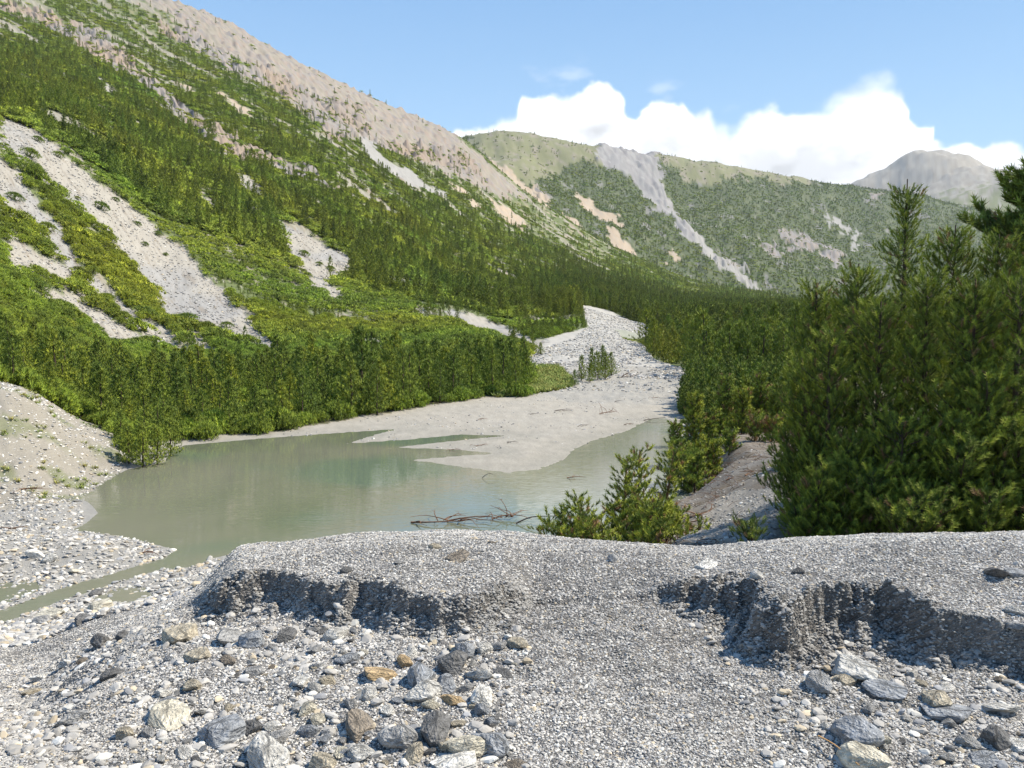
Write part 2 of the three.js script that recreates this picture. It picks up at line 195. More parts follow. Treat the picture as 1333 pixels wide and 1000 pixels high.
const rockBand = [
  patch(150, 0, 0, 30, 8, 90, 28, 130, 38, 165, 72, 205, 108, 240, 138, 290, 168, 330, 190, 400, 220, 440, 246, 418, 247, 360, 228, 300, 202, 250, 172, 200, 122, 140, 86, 90, 52, 40, 25, 0, 14),
  patch(150, 300, 182, 345, 205, 400, 215, 450, 252, 420, 250, 350, 225), patch(300, 205, 28, 250, 40, 300, 80, 350, 100, 360, 120, 310, 100, 250, 62, 212, 45),
  patch(300, 330, 82, 380, 108, 420, 130, 470, 135, 480, 165, 470, 182, 430, 182, 400, 150, 350, 118), patch(300, 488, 180, 540, 190, 600, 200, 640, 235, 610, 228, 560, 210, 500, 196),
  patch(1300, 690, 240, 712, 250, 714, 262, 696, 258), patch(1300, 930, 325, 960, 340, 960, 352, 938, 345), patch(1300, 1005, 298, 1045, 300, 1070, 318, 1060, 330, 1020, 318), patch(1300, 1135, 248, 1150, 252, 1148, 262, 1134, 258), patch(1300, 985, 310, 1010, 320, 1030, 338, 1000, 332), patch(1300, 1075, 320, 1100, 335, 1090, 345, 1070, 332),
];
const bareRidge = [patch(300, 150, -80, 230, -25, 300, 22, 400, 76, 480, 115, 520, 142, 560, 165, 590, 178, 575, 190, 540, 178, 505, 168, 470, 165, 440, 150, 400, 130, 350, 98, 300, 78, 240, 38, 190, 5, 150, -20), patch(300, 480, 120, 540, 152, 600, 182, 640, 215, 690, 258, 660, 258, 615, 238, 570, 222, 520, 200, 470, 178)];
const meadow = [patch(1500, 600, 172, 640, 160, 790, 182, 900, 200, 1000, 218, 1045, 225, 1060, 240, 1030, 240, 960, 228, 920, 240, 880, 225, 850, 210, 800, 222, 765, 212, 742, 216, 712, 230, 700, 232, 680, 236, 645, 212, 612, 188), patch(1500, 640, 215, 680, 210, 715, 222, 712, 240, 680, 235)];
const gully = [patch(1500, 785, 190, 800, 186, 850, 195, 858, 228, 868, 255, 885, 285, 912, 312, 945, 342, 992, 380, 970, 374, 932, 350, 892, 308, 850, 268, 830, 246, 805, 226, 778, 212)];
const fan = [patch(45, 748, 396, 790, 402, 840, 420, 872, 432, 872, 446, 840, 450, 850, 466, 905, 487, 892, 520, 872, 545, 850, 560, 740, 530, 690, 512, 745, 500, 735, 478, 692, 480, 690, 466, 706, 455, 745, 440, 766, 425)];
const grass = [patch(45, 690, 483, 705, 476, 725, 478, 742, 490, 745, 506, 715, 516, 645, 524, 650, 514, 690, 508), patch(60, 800, 425, 830, 432, 850, 442, 840, 450, 812, 440)];
const leftBank = [patch(18, -80, 500, 0, 498, 40, 510, 90, 535, 135, 556, 158, 580, 168, 606, 130, 630, 104, 648, 60, 660, -80, 668)];
const trail = [patch(9, 868, 712, 892, 690, 925, 662, 955, 642, 1000, 626, 1034, 612, 1030, 640, 1020, 665, 1008, 700, 990, 716), patch(16, 1018, 612, 1030, 592, 1036, 575, 1056, 560, 1056, 588, 1040, 600, 1040, 614)];

const clearing = [patch(45, 686, 524, 686, 480, 690, 446, 720, 438, 768, 424, 768, 524)];
// the finished heights and the colours of the ground
const Cs = new Float32Array(NA * NT * 3), Wd = new Float32Array(NA * NT);   // Wd: how wooded
const mixc = (c, d, f) => [lerp(c[0], d[0], f), lerp(c[1], d[1], f), lerp(c[2], d[2], f)];
const K = { gravel: [.262, .255, .242], bank: [.215, .206, .19], sand: [.37, .342, .295], mud: [.29, .272, .23], stones: [.33, .315, .285], floor: [.09, .105, .04], turf: [.125, .155, .045], scree: [.30, .275, .232], grey: [.262, .252, .236], orange: [.36, .27, .18], rock: [.25, .19, .145], greyRock: [.21, .195, .19], ridge: [.225, .195, .15], alp: [.165, .165, .08], trail: [.23, .21, .185], needle: [.14, .105, .07] };
for (let j = 0; j < NT; j++) for (let i = 0; i < NA; i++) {
  const a = AA[i], t = TT[j], l = LT[j], o = j * NA + i, x = a * t, z = -t; let h = Bs[o], c, wood = 0;
  const n1 = noise(x * .9, t * .9, 1), n2 = noise(x * 3.1, t * 3.1, 2);
  if (t < 9.5) {
    // ---- near gravel with washed-out hollows and crumbling banks
    const sd = (inside(terrace, x, t) ? 1 : -1) * distTo(terrace, x, t);
    const crumble = noise(x * 2.6, t * 2.6, 5) * .16 + noise(x * 7, t * 7, 6) * .085 + noise(x * 19, t * 19, 7) * .03;
    const s = sd + crumble * sstep(.9, .1, Math.abs(sd)) - .06;
    const U = h, L = t < 9 ? LowH[o] : h, diff = U - L;
    const sl = .5 + .5 * noise(x * 1.9, t * 1.9, 15), f = sstep(-.02, .035 + .05 * sl * sl, s) * (.88 - .38 * sl) + (.12 + .38 * sl) * sstep(-.10 - .16 * sl, .02, s);
    const slump = noise(x * 1.7, t * 1.7, 12);
    h = L + diff * f;
    const cut = clamp(diff / .2, 0, 1) * sstep(-.2, -.02, s) * sstep(.12, .03, s);
    h += cut * (noise(x * 11, h * 22, t * 20) * .06 + noise(x * 26, h * 40, t * 34) * .03);
    const bed = 1 - f;
    h += n1 * .035 + n2 * (.012 + .012 * bed) + noise(x * 9, t * 9, 3) * (.006 + .008 * bed) + slump * .02 * bed + noise(x * 27, t * 27, 4) * .004;
    if (t > 6) h += .035 * sstep(6, 6.6, t) * noise(x * 1.4, t * .7, 31);
    const damp = sstep(.1, .7, cut) * .95;
    c = mixc(K.gravel, K.bank, Math.max(damp, .55 * sstep(.05, .3, noise(x * .8 + 3, t * .8, 22)) * bed * sstep(.6, .1, Math.abs(sd))));
    c = mixc(c, [.36, .355, .345], .5 * sstep(-.1, .35, noise(x * .5, t * .5, 23)));
  } else if (t < 75) {
    // ---- lake basin, sand flats, banks
    const isIn = inside(lakePoly, x, t), d = distTo(lakePoly, x, t);
    const sandy = a > -.42 && t > 26 && a < .2, near = t < 14;
    if (isIn) h = LAKE - Math.min(.7, d * .09);
    else {
      const w = sandy ? 5 : near ? .5 : 1.6, f = sstep(0, w, d), flat = LAKE + Math.min(.3, d * .03);
      h = Math.max(flat, lerp(flat, h, f));
    }
    h += (isIn ? 0 : 1) * sstep(.1, 1.2, d) * (n1 * (sandy ? .03 : .09) + n2 * .02 + noise(x * .25, t * .25, 9) * (sandy ? .05 : .25));
    if (!isIn && d < 2 && sandy) h += .012 * noise(x * 1.5, t * 4, 14);
    const stony = sstep(-.15, .2, noise(x * .3, t * .3, 41));
    c = a < .22 && a > -.45 && t > 24 ? mixc(mixc(K.sand, K.mud, .75 * sstep(2.6, .1, d + n1 * 1.6 + .8 * noise(x * .35, t * 1.4, 83))), K.stones, .2 * stony) : mixc(K.gravel, K.stones, .55 + .4 * n1);
    const ja = a + n1 * .004, jl = l + n2 * .012;
    if (t > 17 && t < 36 && inPatch(leftBank[0], ja, jl)) { c = mixc(K.scree, K.turf, .55 * sstep(.12, .3, noise(x * .7, t * .7, 44) + .12 * sstep(-.6, -.45, a))); h += .08 * noise(x * 1.6, t * 1.6, 45) + .03 * noise(x * 5, t * 5, 46); }
    else if (anyPatch(trail, ja, jl)) { c = mixc(K.trail, K.sand, .3 + .3 * n1); }
    else if (anyPatch(grass, ja, jl)) c = mixc(K.turf, K.sand, .35 * sstep(0, .4, n2));
    else if (anyPatch(fan, ja, jl)) { c = mixc(K.stones, K.sand, .4 * sstep(-.2, .2, n1)); h += .10 * noise(x * .8, t * .35, 47) + .06 * noise(x * 2.2, t * 1.1, 48); }
    else if (!isIn && d > .9 && ((a > .19 && t > 14) || (a < -.36 && t > 27) || t > 34)) {
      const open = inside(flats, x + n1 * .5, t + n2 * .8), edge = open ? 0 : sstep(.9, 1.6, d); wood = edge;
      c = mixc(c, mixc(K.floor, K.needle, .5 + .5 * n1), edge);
    }
    if (t < 30 && a > .17) { c = anyPatch(trail, ja, jl) ? mixc(K.trail, K.sand, .3 + .3 * n1) : mixc(K.needle, K.trail, clamp(.45 + .8 * n1 + .5 * n2, 0, 1)); wood = t < 17 ? 0 : wood * .6; }
    if (t < 12 && a <= .18 && a > -.3) c = mixc(K.gravel, K.stones, .3);
    if (anyPatch(scree, ja, jl)) { c = K.scree; wood = 0; }
  } else {
    // ---- forested slopes, scree, crags, ridges
    const big = t > 1260 ? 1 : sstep(80, 500, t), amp = clamp(t / 500, .12, 2.2);
    const rough = noise(x * .011, h * .011, t * .011) * 7 + noise(x * .035, h * .03, t * .035) * 2.6 + noise(x * .11, h * .1, t * .11) * .9;
    const bare = t < 420 ? .004 * noise(a * 30, l * 14, 77) : 0, ja = a + bare + n1 * .001 + .010 * noise(a * 55, l * 36, 5) + .006 * noise(a * 160, l * 110, 6) + .003 * noise(a * 400, l * 300, 6), jl = l + .034 * noise(a * 45, l * 30, 7) + .018 * noise(a * 130, l * 80, 8) + .008 * noise(a * 380, l * 260, 8);
    const inBand = anyPatch(rockBand, ja, jl), onRidge = anyPatch(bareRidge, ja, jl), inGully = anyPatch(gully, ja, jl);
    h += rough * amp * .32 * sstep(75, 130, t);
    const v1 = noise(x * .02, t * .02, 51), v2 = noise(a * 220, l * 150, 52), v3 = fbm(a * 90, l * 60, 9, 3);
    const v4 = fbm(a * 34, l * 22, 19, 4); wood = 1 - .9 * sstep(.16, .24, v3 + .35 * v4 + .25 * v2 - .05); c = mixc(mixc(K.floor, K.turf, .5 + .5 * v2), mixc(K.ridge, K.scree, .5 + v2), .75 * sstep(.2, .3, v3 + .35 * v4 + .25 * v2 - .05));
    if (t > 2750) { wood = 0; const rocky = sstep(-.1, .1, v3 + (h - 520) / 400); c = mixc(mixc(K.alp, K.turf, .3 + .4 * v2), mixc(K.ridge, K.scree, .5 + v2), rocky); h += (fbm(x * .0022, h * .002, t * .0022, 4) * (t > 4300 ? 110 : 50) + (.5 - Math.abs(noise(x * .007, h * .003, t * .007))) * (t > 4300 ? 35 : 20)) * sstep(2750, 3600, t); }
    else if (t > 1260) {
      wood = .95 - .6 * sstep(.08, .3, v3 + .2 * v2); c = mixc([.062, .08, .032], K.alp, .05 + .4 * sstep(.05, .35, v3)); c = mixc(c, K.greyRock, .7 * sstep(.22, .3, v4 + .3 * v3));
      h += 14 * (fbm(a * 26, l * 10, 2, 4));
      if (anyPatch(meadow, ja, jl)) { wood = sstep(.0, .22, v3 + .3 * v2) * .7; c = mixc(K.alp, K.ridge, sstep(-.05, .3, v3)); }
    } else if (a > -.45 && a < .12 && t > 420) { const up = sstep(420, 900, t); wood = 1 - .75 * up * sstep(-.12, .22, v3 + .12 * up); c = mixc(c, mixc(K.ridge, K.orange, .5 + v2), .55 * up * sstep(0, .25, v3)); }
    if (t < 1260 && a < .12) { const st = noise((a + .6 * l) * 42, (l - a) * 4, 81) + .22 * v2 + .14 * noise(a * 420, l * 260, 84), gate = sstep(-.12, .12, noise(a * 9, l * 5, 82) + .1 * sstep(150, 500, t)), bareStreak = sstep(.13, .22, st) * gate; wood *= 1 - bareStreak; c = mixc(c, mixc(mixc(K.scree, K.ridge, .5 + v2), K.rock, sstep(.1, .3, v3)), .85 * bareStreak); h += bareStreak * 1.2 * noise(a * 260, l * 170, 85) * amp; }
    if (onRidge) { wood = v3 > .2 ? .4 : .03; const rk = sstep(-.08, .1, fbm(a * 60 + l * 20, l * 30, 41, 3)); c = mixc(mixc(K.ridge, K.scree, clamp(.1 + v3, 0, 1)), mixc(K.rock, K.greyRock, clamp(.5 + v2 * 1.6, 0, 1)), rk * .85); h += (2 + 3.5 * rk) * fbm(a * 110, l * 70, 4, 4) * clamp(t / 500, .5, 2); }
    if (inBand) {
      wood = v3 > .02 ? .6 : .1; const crag = 1 - Math.abs(noise(a * 105 + l * 30, l * 60, 61)) * 2, crag2 = 1 - Math.abs(noise(a * 240 - l * 60, l * 150, 62)) * 2;
      const crag3 = 1 - Math.abs(noise(a * 470, l * 330, 63)) * 2; const rough2 = fbm(x * .05, h * .02, t * .05, 4); h += ((crag - .6) * 1.6 + (crag2 - .6) * 1.7 + (crag3 - .6) * 1.3 + rough2 * 7) * clamp(t / 420, .35, 1.8); c = mixc(t > 1260 ? K.greyRock : mixc(K.rock, K.greyRock, sstep(.2, -.2, noise(a * 14, l * 6, 63))), K.ridge, clamp(.3 + .9 * v2, 0, 1));
      c = mixc(c, K.rock, sstep(.05, .35, noise(a * 300, l * 90, 69)) * .6);
    }
    if (inGully) { wood = .02; const crag = 1 - Math.abs(noise(a * 130, l * 70, 64)) * 2; h += crag * 9 * sstep(-.1, .3, noise(a * 40, l * 30, 65)); c = mixc(K.greyRock, K.grey, clamp(.5 + 1.4 * v2, 0, 1)); h += 5 * fbm(a * 240, l * 150, 87, 3); }
    if (anyPatch(greyScree, ja, jl)) { wood = .02; c = mixc(K.grey, K.scree, .25); }
    if (anyPatch(orangeScree, ja, jl)) { wood = .04; c = mixc(K.orange, K.scree, .3 + .5 * v2); }
    if (t < 420 && anyPatch(scree, ja, jl)) { wood = .0; c = mixc(K.scree, K.grey, sstep(-.1, .3, noise(x * .12, t * .03, 66))); c = mixc(c, [.19, .16, .125], .6 * sstep(.22, .4, noise(a * 190 + l * 60, l * 14, 73)) + .35 * sstep(.2, .45, v2)); h -= .25; h += .25 * noise(x * .5, t * .12, 67) + .12 * noise(x * 1.6, t * .5, 68); }
    if (t < 300 && anyPatch(fan, a + .003 * noise(x * .4, t * .2, 5), l + .008 * n1)) { wood = 0; c = mixc(K.stones, K.sand, .35 * sstep(-.2, .2, n1)); h += .28 * noise(x * .45, t * .16, 47) + .14 * noise(x * 1.4, t * .6, 48); if (anyPatch(grass, ja, jl)) c = mixc(K.turf, K.stones, .65); }
  }
  if (wood && t > 40 && t < 200 && anyPatch(clearing, a, l)) { wood = 0; if (t > 56 && !anyPatch(grass, a, l)) c = mixc(K.stones, K.sand, .4 + .4 * n1); }
  Hs[o] = h; Wd[o] = wood;
  const speck = 1 + .14 * noise(x * 6 * 30 / (30 + t), t * 6 * 30 / (30 + t), 71) + .10 * noise(a * 420, l * 330, 72);
  Cs[o * 3] = c[0] * speck; Cs[o * 3 + 1] = c[1] * speck; Cs[o * 3 + 2] = c[2] * speck;
}
console.log('heights');

// ---------------------------------------------------------------- textures
function tiled(n, f, srgb) {
  const d = new Uint8Array(n * n * 4);
  for (let y = 0; y < n; y++) for (let x = 0; x < n; x++) { const v = f(x / n, y / n), i = (y * n + x) * 4; d[i] = clamp(v[0], 0, 1) * 255; d[i + 1] = clamp(v[1], 0, 1) * 255; d[i + 2] = clamp(v[2], 0, 1) * 255; d[i + 3] = 255; }
  const t = new THREE.DataTexture(d, n, n); t.wrapS = t.wrapT = THREE.RepeatWrapping; t.magFilter = THREE.LinearFilter; if (srgb) t.colorSpace = THREE.SRGBColorSpace; t.needsUpdate = true; return t;
}
function cells(n, seed) {   // nearest-grain lookup on a wrapping grid: [distance, second distance, grain id]
  const r = rng(seed), p = []; for (let i = 0; i < n * n; i++) p.push([r(), r(), r()]);
  return (u, v) => { const x = u * n, y = v * n, X = Math.floor(x), Yc = Math.floor(y); let b = 9, s = 9, id = 0; for (let j = -1; j <= 1; j++) for (let i = -1; i <= 1; i++) { const q = p[((Yc + j + n) % n) * n + (X + i + n) % n], d = Math.hypot(X + i + q[0] - x, Yc + j + q[1] - y); if (d < b) { s = b; b = d; id = q[2]; } else if (d < s) s = d; } return [b, s, id]; };
}
const gA = cells(64, 5), gB = cells(150, 6);
const grit = (u, v) => { const A = gA(u, v), B = gB(u, v); return [clamp((A[1] - A[0]) * 1.8, 0, 1) * .6 + clamp((B[1] - B[0]) * 1.6, 0, 1) * .4, A[2], B[2]]; };
const gravelBump = tiled(1024, (u, v) => { const g = grit(u, v)[0]; return [g, g, g]; });
const gravelColor = tiled(1024, (u, v) => { const g = grit(u, v), k = .70 + .24 * g[1] * g[1] + .16 * (g[2] - .4); return [k * (1 + .03 * g[1]), k, k * (1 - .02 * g[1])]; }, true);
const stoneColor = tiled(512, (u, v) => {
  const x = Math.cos(u * 6.283) * 1.2, y = Math.sin(u * 6.283) * 1.2, z = v * 4; const vein = Math.abs(fbm(x * 1.3, y * 1.3, z * 1.2, 5)), m = fbm(x * 2 + 4, y * 2, z * 2, 5);
  const k = .80 + .42 * m + .24 * sstep(.045, 0, vein) + .10 * fbm(x * 11, y * 11, z * 11, 3); return [k, k, k * .995];
}, true);
const stoneBump = tiled(512, (u, v) => { const x = Math.cos(u * 6.283) * 2, y = Math.sin(u * 6.283) * 2, z = v * 7, k = .5 + .6 * fbm(x * 2, y * 2, z * 2, 6); return [k, k, k]; });
const barkColor = tiled(256, (u, v) => { const k = .62 + .6 * fbm(Math.cos(u * 6.283) * 3, Math.sin(u * 6.283) * 3, v * 5, 4); return [k, k * .94, k * .88]; }, true);

// ---------------------------------------------------------------- ground sheets
function sheet(name, j0, j1, mat) {
  const n = j1 - j0 + 1, pos = new Float32Array(NA * n * 3), col = new Float32Array(NA * n * 3), uv = new Float32Array(NA * n * 2), idx = new Uint32Array((NA - 1) * (n - 1) * 6); let k = 0;
  for (let j = 0; j < n; j++) for (let i = 0; i < NA; i++) { const o = (j0 + j) * NA + i, q = j * NA + i, t = TT[j0 + j]; pos[q * 3] = AA[i] * t; pos[q * 3 + 1] = Hs[o]; pos[q * 3 + 2] = -t; uv[q * 2] = AA[i] * t - .6 * Hs[o]; uv[q * 2 + 1] = t + Hs[o]; for (let c = 0; c < 3; c++) col[q * 3 + c] = Cs[o * 3 + c]; if (i && j) { const b = q, a = q - 1, d = q - NA, e = q - NA - 1; idx.set([e, d, a, d, b, a], k); k += 6; } }
  const g = new THREE.BufferGeometry(); g.setAttribute('position', new THREE.BufferAttribute(pos, 3)); g.setAttribute('color', new THREE.BufferAttribute(col, 3)); g.setAttribute('uv', new THREE.BufferAttribute(uv, 2)); g.setIndex(new THREE.BufferAttribute(idx, 1)); g.computeVertexNormals();
  const m = new THREE.Mesh(g, mat); m.name = name; m.userData.kind = 'structure'; scene.add(shadows(m)); return m;
}
const rep = (t, r) => { const c = t.clone(); c.repeat.set(r, r); c.needsUpdate = true; return c; };
const groundMat = new THREE.MeshStandardMaterial({ vertexColors: true, roughness: 1, map: rep(gravelColor, .8), bumpMap: rep(gravelBump, .8), bumpScale: .012 });
const siltColor = tiled(512, (u, v) => { const U = u * 6.283, W = v * 6.283, k = .93 + .10 * fbm(Math.cos(U) * 6 + 9, Math.sin(U) * 6, Math.cos(W) * 6 + Math.sin(W) * 5, 4) + .05 * (gB(u, v)[2] - .5); return [k, k * .995, k * .985]; }, true);
const valleyMat = new THREE.MeshStandardMaterial({ vertexColors: true, roughness: 1, map: rep(siltColor, .35), bumpMap: rep(gravelBump, .35), bumpScale: .008 });
const slopeMat = new THREE.MeshStandardMaterial({ vertexColors: true, roughness: 1 });
const j1 = findT(9.6), j2 = findT(75), j3 = findT(1262), j4 = findT(2752);
sheet('gravel_ground', 0, j1, groundMat); sheet('valley_ground', j1, j2, valleyMat); sheet('mountain_slope', j2, j3, slopeMat); sheet('far_mountain', j3, j4, slopeMat); sheet('distant_mountain', j4, NT - 1, slopeMat);
{ // the land behind the viewpoint
  const g = new THREE.PlaneGeometry(400, 200, 60, 40).rotateX(-Math.PI / 2).translate(0, 0, 99.4), p = g.attributes.position; for (let i = 0; i < p.count; i++) { const x = p.getX(i), z = p.getZ(i); p.setY(i, z < 0 ? -.05 : .3 * noise(x * .1, z * .1, 3) + .02 * z - .05); } g.computeVertexNormals();
  const m = new THREE.Mesh(g, new THREE.MeshStandardMaterial({ color: new THREE.Color(.3, .3, .29), roughness: 1, map: groundMat.map })); m.name = 'ground_behind'; m.userData.kind = 'structure'; m.receiveShadow = true; scene.add(m);
}
{ // murky water filling the basin
  const nx = 90, nz = 90, g = new THREE.PlaneGeometry(1, 1, nx, nz).rotateX(-Math.PI / 2), p = g.attributes.position, uv = g.attributes.uv, col = new Float32Array(p.count * 3);
  for (let i = 0; i < p.count; i++) { const u = p.getX(i) + .5, v = .5 - p.getZ(i), t = 10.5 * Math.pow(50 / 10.5, v), x = lerp(-.75, .235, u) * t; p.setXYZ(i, x, LAKE, -t); uv.setXY(i, x, t); const k = fbm(x * .12, t * .09, 5, 4), m = mixc([.125, .138, .092], [.18, .177, .132], sstep(-.2, .25, k)); col.set(mixc(m, [.115, .148, .106], sstep(.05, .3, fbm(x * .13 + 8, t * .16, 2, 3))), i * 3); }
  g.setAttribute('color', new THREE.BufferAttribute(col, 3)); g.computeVertexNormals();
  const ripple = tiled(512, (u, v) => { const U = u * 6.283, W = v * 6.283; const k = .5 + .5 * noise(Math.cos(U) * 5 + Math.cos(W) * 9, Math.sin(U) * 5 + Math.sin(W) * 9, Math.cos(W) * 4) * .8; return [k, k, k]; }); ripple.repeat.set(.16, .3);
  const m = new THREE.Mesh(g, new THREE.MeshPhysicalMaterial({ vertexColors: true, roughness: .015, ior: 1.42, bumpMap: ripple, bumpScale: .0016 })); m.name = 'lake_water'; m.userData.kind = 'structure'; m.receiveShadow = true; scene.add(m);
}
console.log('ground');

// ---------------------------------------------------------------- foliage building blocks
function geoOf(pos, col, smooth) { const g = new THREE.BufferGeometry(); g.setAttribute('position', new THREE.Float32BufferAttribute(pos, 3)); if (col) g.setAttribute('color', new THREE.Float32BufferAttribute(col, 3)); g.computeVertexNormals(); return g; }
const tmp = V(0, 0, 0), tmp2 = V(0, 0, 0), tmp3 = V(0, 0, 0);
function tuft(pos, col, p, d, len, w, n, r, c) {   // a shoot: n needle blades fanning forward round direction d
  tmp.set(r() - .5, r() - .5, r() - .5).cross(d).normalize(); tmp2.crossVectors(d, tmp);
  const turn = r() * 6.28;
  for (let i = 0; i < n; i++) {
    const f = turn + i / n * 6.283 + r() * .5, s = .35 + r() * .55, b = r() * .45 * len, k = .85 + .3 * r();
    const ux = tmp.x * Math.cos(f) + tmp2.x * Math.sin(f), uy = tmp.y * Math.cos(f) + tmp2.y * Math.sin(f), uz = tmp.z * Math.cos(f) + tmp2.z * Math.sin(f);
    const ex = d.x * (1 - s * .4) + ux * s, ey = d.y * (1 - s * .4) + uy * s, ez = d.z * (1 - s * .4) + uz * s;
    tmp3.set(ey * uz - ez * uy + (r() - .5) * .6, ez * ux - ex * uz + (r() - .5) * .6, ex * uy - ey * ux + (r() - .5) * .6).normalize().multiplyScalar(w);
    const bx = p.x + d.x * b, by = p.y + d.y * b, bz = p.z + d.z * b;
    pos.push(bx - tmp3.x, by - tmp3.y, bz - tmp3.z, bx + tmp3.x, by + tmp3.y, bz + tmp3.z, bx + ex * len, by + ey * len, bz + ez * len);
    for (let q = 0; q < 3; q++) col.push(c[0] * k, c[1] * k, c[2] * k);
  }
}
function limb(path, r0, r1, sides = 5) {          // tapered tube along points
  const curve = new THREE.CatmullRomCurve3(path), n = Math.max(3, path.length * 2), fr = curve.computeFrenetFrames(n), pos = [], idx = [], uv = [];
  for (let i = 0; i <= n; i++) { const q = curve.getPoint(i / n), R = lerp(r0, r1, i / n); for (let s = 0; s <= sides; s++) { const f = s / sides * 6.283; pos.push(q.x + R * (fr.normals[i].x * Math.cos(f) + fr.binormals[i].x * Math.sin(f)), q.y + R * (fr.normals[i].y * Math.cos(f) + fr.binormals[i].y * Math.sin(f)), q.z + R * (fr.normals[i].z * Math.cos(f) + fr.binormals[i].z * Math.sin(f))); uv.push(s / sides, i / n * 4); if (i && s) { const b = i * (sides + 1) + s, a = b - 1, d = b - sides - 1, e = d - 1; idx.push(e, a, d, d, a, b); } } }
  const g = new THREE.BufferGeometry(); g.setAttribute('position', new THREE.Float32BufferAttribute(pos, 3)); g.setAttribute('uv', new THREE.Float32BufferAttribute(uv, 2)); g.setIndex(idx); g.computeVertexNormals(); return g;
}
const foliage = new THREE.MeshPhysicalMaterial({ vertexColors: true, color: 0xffffff, roughness: .85, side: THREE.DoubleSide });
const foliages = [[1, 1, 1], [.78, .85, .9], [1.15, 1.08, .9], [.9, .95, 1], [.66, .76, .85]].map((c) => { const m = foliage.clone(); m.color.setRGB(...c); return m; });
const needleMat = new THREE.MeshPhysicalMaterial({ color: 0xffffff, roughness: .85, vertexColors: true, side: THREE.DoubleSide });
const barkMat = new THREE.MeshStandardMaterial({ color: new THREE.Color(.20, .15, .115), roughness: .95, map: barkColor });
const redBark = new THREE.MeshStandardMaterial({ color: new THREE.Color(.44, .25, .15), roughness: .95, map: barkColor });
const greyBark = new THREE.MeshStandardMaterial({ color: new THREE.Color(.30, .275, .25), roughness: .95, map: barkColor });
const NEW = [.31, .355, .03], OLD = [.11, .155, .02];

// crowns of erect mountain pines for the forest: unit height
function crownGeo(seed, nb, per, blades, R, len, w, shape) {
  const r = rng(seed), pos = [], col = [], p = V(0, 0, 0), d = V(0, 0, 0);
  const lean = (r() - .5) * .1, lean2 = (r() - .5) * .1;
  for (let b = 0; b < nb; b++) {
    const mound = shape === 'mound', h = mound ? 0 : .02 + .91 * Math.pow((b + .5) / nb, 1.35), az = b * 2.4 + r(), L = mound ? R * (.45 + .55 * Math.sqrt(r())) : R * Math.pow(1 - h, .8) * (.5 + .65 * r()) + .012;
    for (let k = 0; k < per; k++) {
      const f = mound ? (k + r()) / per : .12 + .88 * Math.pow((k + r()) / per, .7), dome = .62 * Math.sqrt(Math.max(0, 1 - Math.pow(f * L / R, 2))), up = mound ? dome * (k % 3 ? .75 + .25 * r() : r()) : f * f * L * .4 - f * .03;
      p.set(Math.cos(az) * L * f + (r() - .5) * .06 + lean * h, (mound ? up + .02 : h + up) + (r() - .5) * .04, Math.sin(az) * L * f + (r() - .5) * .06 + lean2 * h);
      d.set(Math.cos(az) * .6 * f + (r() - .5) * .6, .7 + r() * .4, Math.sin(az) * .6 * f + (r() - .5) * .6).normalize();
      tuft(pos, col, p, d, len * (.7 + .6 * r()), w, blades, r, mixc(OLD, NEW, Math.pow(r(), 1.4)));
    }
  }
  if (shape !== 'mound') for (let k = 0; k < 6; k++) { p.set(lean + (r() - .5) * .03, .86 + k * .022, lean2 + (r() - .5) * .03); d.set((r() - .5) * .3, 1, (r() - .5) * .3).normalize(); tuft(pos, col, p, d, len * .9, w, blades, r, mixc(OLD, NEW, r())); }
  return geoOf(pos, col);
}
const trunkGeo = (seed) => { const r = rng(seed); return limb([V(0, -.06, 0), V((r() - .5) * .05, .3, (r() - .5) * .05), V((r() - .5) * .06, .6, (r() - .5) * .06), V(0, .92, 0)], .028, .006, 6); };
const midCrowns = [1, 2, 3, 4, 5].map((s) => crownGeo(100 + s, 64, 7, 8, .34 + .03 * s, .066, .0062)), midTrunks = [1, 2, 3, 4, 5].map((s) => trunkGeo(200 + s));
const mounds = [1, 2, 3].map((s) => crownGeo(300 + s, 36, 9, 8, 1.0, .16, .015, 'mound')), moundStem = [1, 2, 3].map((s) => { const r = rng(400 + s), g = []; for (let i = 0; i < 5; i++) { const f = i * 1.3 + r(); g.push(limb([V(0, -.05, 0), V(Math.cos(f) * .3, .1, Math.sin(f) * .3), V(Math.cos(f) * .6, .32, Math.sin(f) * .6)], .03, .012, 4)); } return mergeGeometries(g); });
const farCrowns = [1, 2, 3, 4].map((s) => crownGeo(500 + s, 30, 3, 6, .29, .105, .015)), farMounds = [1, 2, 3].map((s) => crownGeo(520 + s, 22, 3, 6, 1.0, .26, .042, 'mound'));

